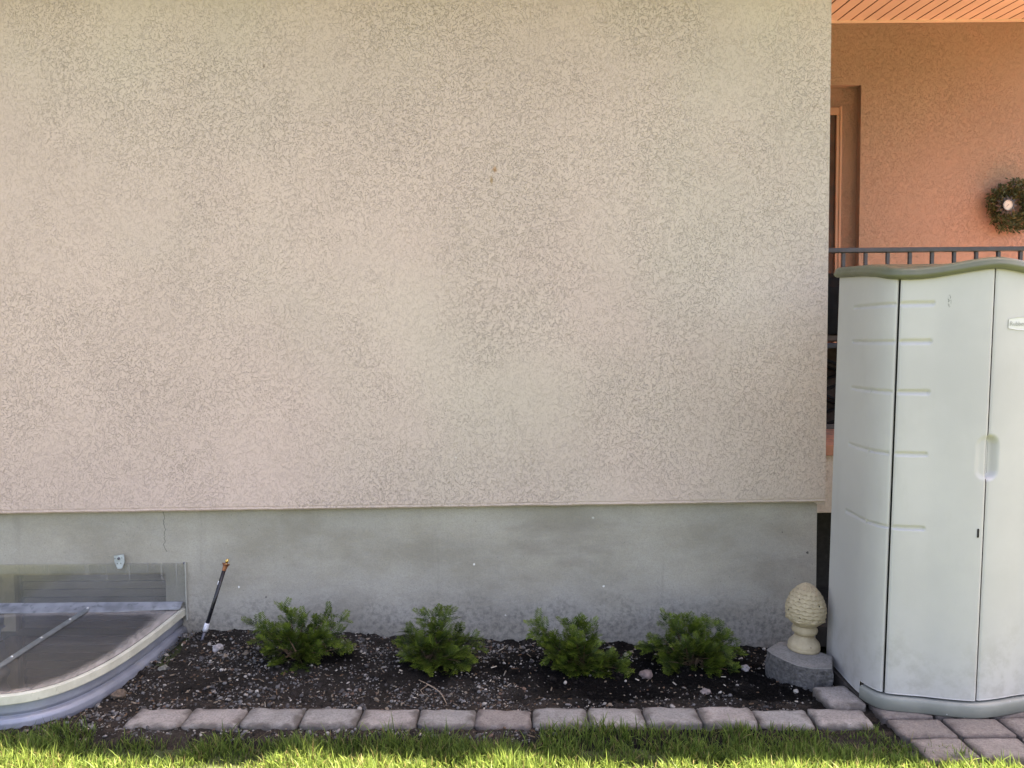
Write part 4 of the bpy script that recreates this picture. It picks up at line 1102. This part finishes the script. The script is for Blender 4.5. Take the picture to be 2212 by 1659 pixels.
# ================================================================== PEBBLES, CHIPS, ROCKS
ico = bmesh.new(); bmesh.ops.create_icosphere(ico, subdivisions=2, radius=1.0)
IV = np.array([v.co[:] for v in ico.verts]); IF = np.array([[v.index for v in f.verts] for f in ico.faces]); ico.free()
ico = bmesh.new(); bmesh.ops.create_icosphere(ico, subdivisions=1, radius=1.0)
IV1 = np.array([v.co[:] for v in ico.verts]); IF1 = np.array([[v.index for v in f.verts] for f in ico.faces]); ico.free()
def rotm(a, b, c):
    return np.array((Matrix.Rotation(a, 3, 'X') @ Matrix.Rotation(b, 3, 'Y') @ Matrix.Rotation(c, 3, 'Z')))
def scatter_pt():
    while True:
        x = random.uniform(-2.02, 1.55); y = random.uniform(2.92, 4.14)
        if in_well(x, y, 1.03): continue
        rf = row_front(x)
        if x > -1.47 and rf-.005 < y < rf+.16: continue
        if y < rf and (y < rf-.07-.03*fbm(x*5, 1) or x > .2): continue
        if x < -1.5 and y < rf-.02 - .0*(x): 
            if random.random() < .5: continue
        if x > 1.22 and y < 3.26: continue
        return x, y
def stone_pts(r, big):
    base = IV if big else IV1
    s = np.array([random.uniform(.75, 1.3), random.uniform(.7, 1.1), random.uniform(.45, .8)])*r
    P = base.copy()
    ang = 1+.22*np.sin(P[:, [0]]*random.uniform(1.5, 3)+random.random()*6)+.2*np.sin(P[:, [1]]*random.uniform(1.5, 3.5)+random.random()*6)
    return (P*ang*s) @ rotm(random.uniform(-.5, .5), random.uniform(-.5, .5), random.uniform(0, 6.3)).T
V = []; F = []; C_ = []; off_ = 0
PALE = np.array((.40, .37, .33)); GREY = np.array((.17, .165, .16)); DKG = np.array((.075, .07, .068)); TAN = np.array((.22, .175, .13)); BRN = np.array((.14, .085, .06))
cnt = 0
while cnt < 8600:
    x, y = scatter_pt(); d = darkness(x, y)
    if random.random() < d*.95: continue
    if fbm(x*6, y*6, 4.4) < -.05 and random.random() < .75: continue
    r = min(.011, random.lognormvariate(math.log(.0034), .5))
    P = stone_pts(r, r > .006); u = random.random()
    base = PALE if u < .09 else GREY if u < .50 else DKG if u < .84 else TAN if u < .92 else BRN
    if d > .5 and u < .45: base = PALE*.9
    V.append(P+np.array((x, y, soil_h(x, y)+r*.22))); f_ = (IF if r > .006 else IF1); F.append(f_+off_); off_ += len(P)
    C_.append(np.tile(base*random.uniform(.7, 1.2), (len(P), 1))); cnt += 1
gv = npobj('gravel', np.concatenate(V), np.concatenate(F), MAT_PEB, None, False, np.concatenate(C_))
tag(gv, 'small grey and white pebbles strewn over the dark bed soil', 'gravel', kind='stuff')
# dark clods and wood bits
V = []; F = []; C_ = []; off_ = 0; cnt = 0
while cnt < 3600:
    x, y = scatter_pt(); d = darkness(x, y)
    if random.random() > .25+d: continue
    r = min(.016, random.lognormvariate(math.log(.005), .4)); P = stone_pts(r, r > .008)
    V.append(P+np.array((x, y, soil_h(x, y)+r*.15))); f_ = (IF if r > .008 else IF1); F.append(f_+off_); off_ += len(P)
    C_.append(np.tile(np.array((.009, .0078, .007))*random.uniform(.5, 1.8)*(1+1.6*(1-d)), (len(P), 1))); cnt += 1
tag(npobj('soil_crumbs', np.concatenate(V), np.concatenate(F), MAT_CHIP, None, False, np.concatenate(C_)), 'dark crumbs of potting soil over the bed', 'soil', kind='stuff')
V = []; F = []; C_ = []; k = 0
for _ in range(1300):
    x, y = scatter_pt()
    if random.random() < darkness(x, y)*.85: continue
    a = random.uniform(0, 6.3); L = random.lognormvariate(math.log(.012), .5); w = random.uniform(.0012, .003)
    d = np.array((math.cos(a), math.sin(a), random.gauss(0, .25))); s = np.array((-math.sin(a), math.cos(a), random.gauss(0, .4)))*w; p = np.array((x, y, soil_h(x, y)+.004))
    t = np.array((0, 0, w)); cu = np.array((-math.sin(a), math.cos(a), .3))*random.gauss(0, .15)*L
    V += [p-s-d*L/2, p+s-d*L/2, p+s+d*L/2+cu, p-s+d*L/2+cu, p-s-d*L/2+t, p+s-d*L/2+t, p+s+d*L/2+t+cu, p-s+d*L/2+t+cu]
    F += [(k+4, k+5, k+6, k+7), (k, k+1, k+5, k+4), (k+1, k+2, k+6, k+5), (k+2, k+3, k+7, k+6), (k+3, k, k+4, k+7)]; k += 8
    u = random.random(); c = np.array((.20, .16, .12)) if u < .3 else np.array((.13, .085, .055)) if u < .8 else np.array((.42, .38, .32))
    C_.append(np.tile(c*random.uniform(.6, 1.2), (8, 1)))
tag(npobj('mulch', V, F, MAT_CHIP, None, False, np.concatenate(C_)), 'wood chips and straw bits lying on the bed soil', 'mulch', kind='stuff')
def rock(px, py, z, r, col, label, squash=.7, seed=1):
    p = PZ(px, py, z); z0 = soil_h(p.x, p.y); st_ = random.Random(seed)
    bm = bmesh.new(); bmesh.ops.create_icosphere(bm, subdivisions=3, radius=1.0)
    for v in bm.verts:
        q = v.co.copy(); f = 1+.35*mnoise.noise(q*1.4+Vector((seed*5.3, 0, 0)))+.12*mnoise.noise(q*4+Vector((seed, 0, 0)))
        v.co = Vector((q.x*f*r*1.15, q.y*f*r, q.z*f*r*squash))
    o = bobj('rock', bm, simple('rock_%s' % ('pale' if col[0] > .3 else 'dull'), col, .85, var=.25, scale=40, bump=.002, bscale=160), None)
    o.location = (p.x, p.y, z0+r*squash*.45); o.rotation_euler = (0, 0, st_.uniform(0, 6))
    return tag(o, label, 'rock', 'loose rocks lying in the bed')
rock(471, 1391, .07, .026, (.36, .34, .34), 'pale quartz-like rock at the foot of the leaning pipe', .8, 3)
rock(353, 1438, .05, .021, (.20, .195, .17), 'smooth grey-green rock beside the window well rim', .8, 4)
rock(1395, 1452, .02, .028, (.16, .12, .11), 'reddish brown rock in front of the gap between the two right shrubs', .8, 5)
rock(1610, 1440, .02, .020, (.27, .25, .245), 'light grey rock right of the rightmost shrub', .7, 6)
rock(259, 1503, .03, .030, (.13, .095, .07), 'brown clod-like rock near the front curve of the window well', .6, 7)
rock(1524, 1493, .02, .021, (.24, .2, .185), 'pinkish grey rock behind the border in front of the rightmost shrub', .6, 8)
rock(1735, 1437, .02, .016, (.24, .225, .21), 'small grey rock in the dark soil left of the concrete block', .7, 9)
# dry root sprawling in front of the second shrub
bm = bmesh.new(); pts = []
for (a, b) in ((905, 1462), (925, 1472), (938, 1480), (950, 1490), (958, 1505), (965, 1515)):
    p = PZ(a, b, .035); p.z = soil_h(p.x, p.y)+.008; pts.append(p)
tube(bm, pts, [.0025, .003, .0028, .0024, .002, .0014], 6)
p2 = [pts[1]+Vector((0, 0, 0))]
for (a, b) in ((908, 1485), (915, 1497), (932, 1500)):
    p = PZ(a, b, .03); p.z = soil_h(p.x, p.y)+.006; p2.append(p)
tube(bm, p2, [.002, .0018, .0016, .001], 5)
tag(bobj('dry_root', bm, MAT_TWIG, None, True), 'pale dry forked root lying in front of the second shrub', 'root')

# ================================================================== GRASS
def grass(n, x0, x1, y0, y1, hmin, hmax, w):
    X = rng.uniform(x0, x1, n); Y = rng.uniform(y0, y1, n)
    clump = np.array([fbm(a*4.5, b*4.5, 7.7, 3) for a, b in zip(X, Y)])
    keep = np.ones(n, bool)
    for i in range(n):
        x, y = X[i], Y[i]; rf = row_front(x)
        lim = rf-.035+.05*fbm(x*3.1, 2.2)+.02*fbm(x*17, 4)
        if -1.7 < x < .1: lim -= .045+.02*fbm(x*6, 9)
        if x <= -1.7: lim = rf-.05+(-1.7-x)*.30
        if .1 <= x < 1.5: lim += .014
        if x > .75: lim += .052*min(1, (x-.75)*3)
        if -1.5 < x < 1.47: lim = min(lim, rf-.004)
        if x > 1.46: lim = min(lim, 2.97-(x-1.46)*.60)
        if x > 1.95: lim = min(lim, 2.755)
        if y > lim or in_well(x, y, 1.13): keep[i] = False
        elif y > lim-.06 and rng.random() < .45*(1-(lim-y)/.06): keep[i] = False
        elif clump[i] < -.15 and rng.random() < min(.7, -clump[i]*1.2): keep[i] = False
        elif y > 2.87 and rng.random() < .30: keep[i] = False
    X, Y, clump = X[keep], Y[keep], clump[keep]; n = len(X)
    h = rng.uniform(hmin, hmax, n)*(1+.7*clump)*np.where(rng.random(n) < .06, 1.45, 1.0)
    a = rng.uniform(0, 2*np.pi, n); lean = np.abs(rng.normal(.42, .34, n)); ww = w*rng.uniform(.6, 1.3, n)
    fa = rng.uniform(0, 2*np.pi, n)
    lx, ly = np.cos(a), np.sin(a); sx_, sy_ = np.cos(fa), np.sin(fa)
    V = np.zeros((n, 7, 3)); rfv = 3.055-.020*X; base = np.stack([X, Y, np.where((X > -1.9) & (X < 1.5), np.clip(.022-(rfv-.05-Y)*.55, -.002, .022), -.002)], 1)
    for k, (t, wk) in enumerate(((0, .8), (.4, 1.0), (.75, .75))):
        bend = lean*h*t**1.8
        c = base+np.stack([lx*bend, ly*bend, h*t*(1-.25*lean*t)], 1); s = np.stack([sx_, sy_, np.zeros(n)], 1)*(ww*wk/2)[:, None]
        V[:, 2*k] = c-s; V[:, 2*k+1] = c+s
    bend = lean*h; V[:, 6] = base+np.stack([lx*bend, ly*bend, h*(1-.25*lean)], 1)
    idx = (np.arange(n)*7)[:, None]
    Q = np.concatenate([idx+np.array([[0, 1, 3, 2]]), idx+np.array([[2, 3, 5, 4]])]); T = np.concatenate([idx+np.array([[4, 5, 6, 6]])])
    t_ = rng.random(n)[:, None]; c = np.array((.085, .150, .034))*(1-t_)+np.array((.215, .30, .066))*t_
    dry = rng.random(n) < .10; c[dry] = np.array((.26, .23, .10))
    c = c*rng.uniform(.75, 1.2, n)[:, None]
    cols = np.repeat(c, 7, 0); cols = cols.reshape(n, 7, 3); cols[:, :2] *= .35; cols[:, 2:4] *= .65  # blade bases darkened: shade low in the turf painted into the colour
    return V.reshape(-1, 3), Q, T[:, :3], cols.reshape(-1, 3)
A = grass(125000, -3.2, 2.5, 2.45, 3.25, .034, .072, .0040)
B = grass(55000, -3.2, 2.9, 1.2, 2.45, .030, .062, .0042)
Vg = np.concatenate([A[0], B[0]]); oB = len(A[0])
Qg = np.concatenate([A[1], B[1]+oB]); Tg = np.concatenate([A[2], B[2]+oB])
me = bpy.data.meshes.new('grass'); me.vertices.add(len(Vg)); me.vertices.foreach_set('co', Vg.astype(np.float32).ravel())
li = np.concatenate([Qg.ravel(), Tg.ravel()]).astype(np.int32); me.loops.add(len(li)); me.loops.foreach_set('vertex_index', li)
stt = np.concatenate([np.arange(len(Qg))*4, len(Qg)*4+np.arange(len(Tg))*3]).astype(np.int32)
me.polygons.add(len(stt)); me.polygons.foreach_set('loop_start', stt); me.update(calc_edges=True)
ca = me.color_attributes.new('col', 'FLOAT_COLOR', 'POINT'); c4 = np.ones((len(Vg), 4), np.float32); c4[:, :3] = np.concatenate([A[3], B[3]]); ca.data.foreach_set('color', c4.ravel())
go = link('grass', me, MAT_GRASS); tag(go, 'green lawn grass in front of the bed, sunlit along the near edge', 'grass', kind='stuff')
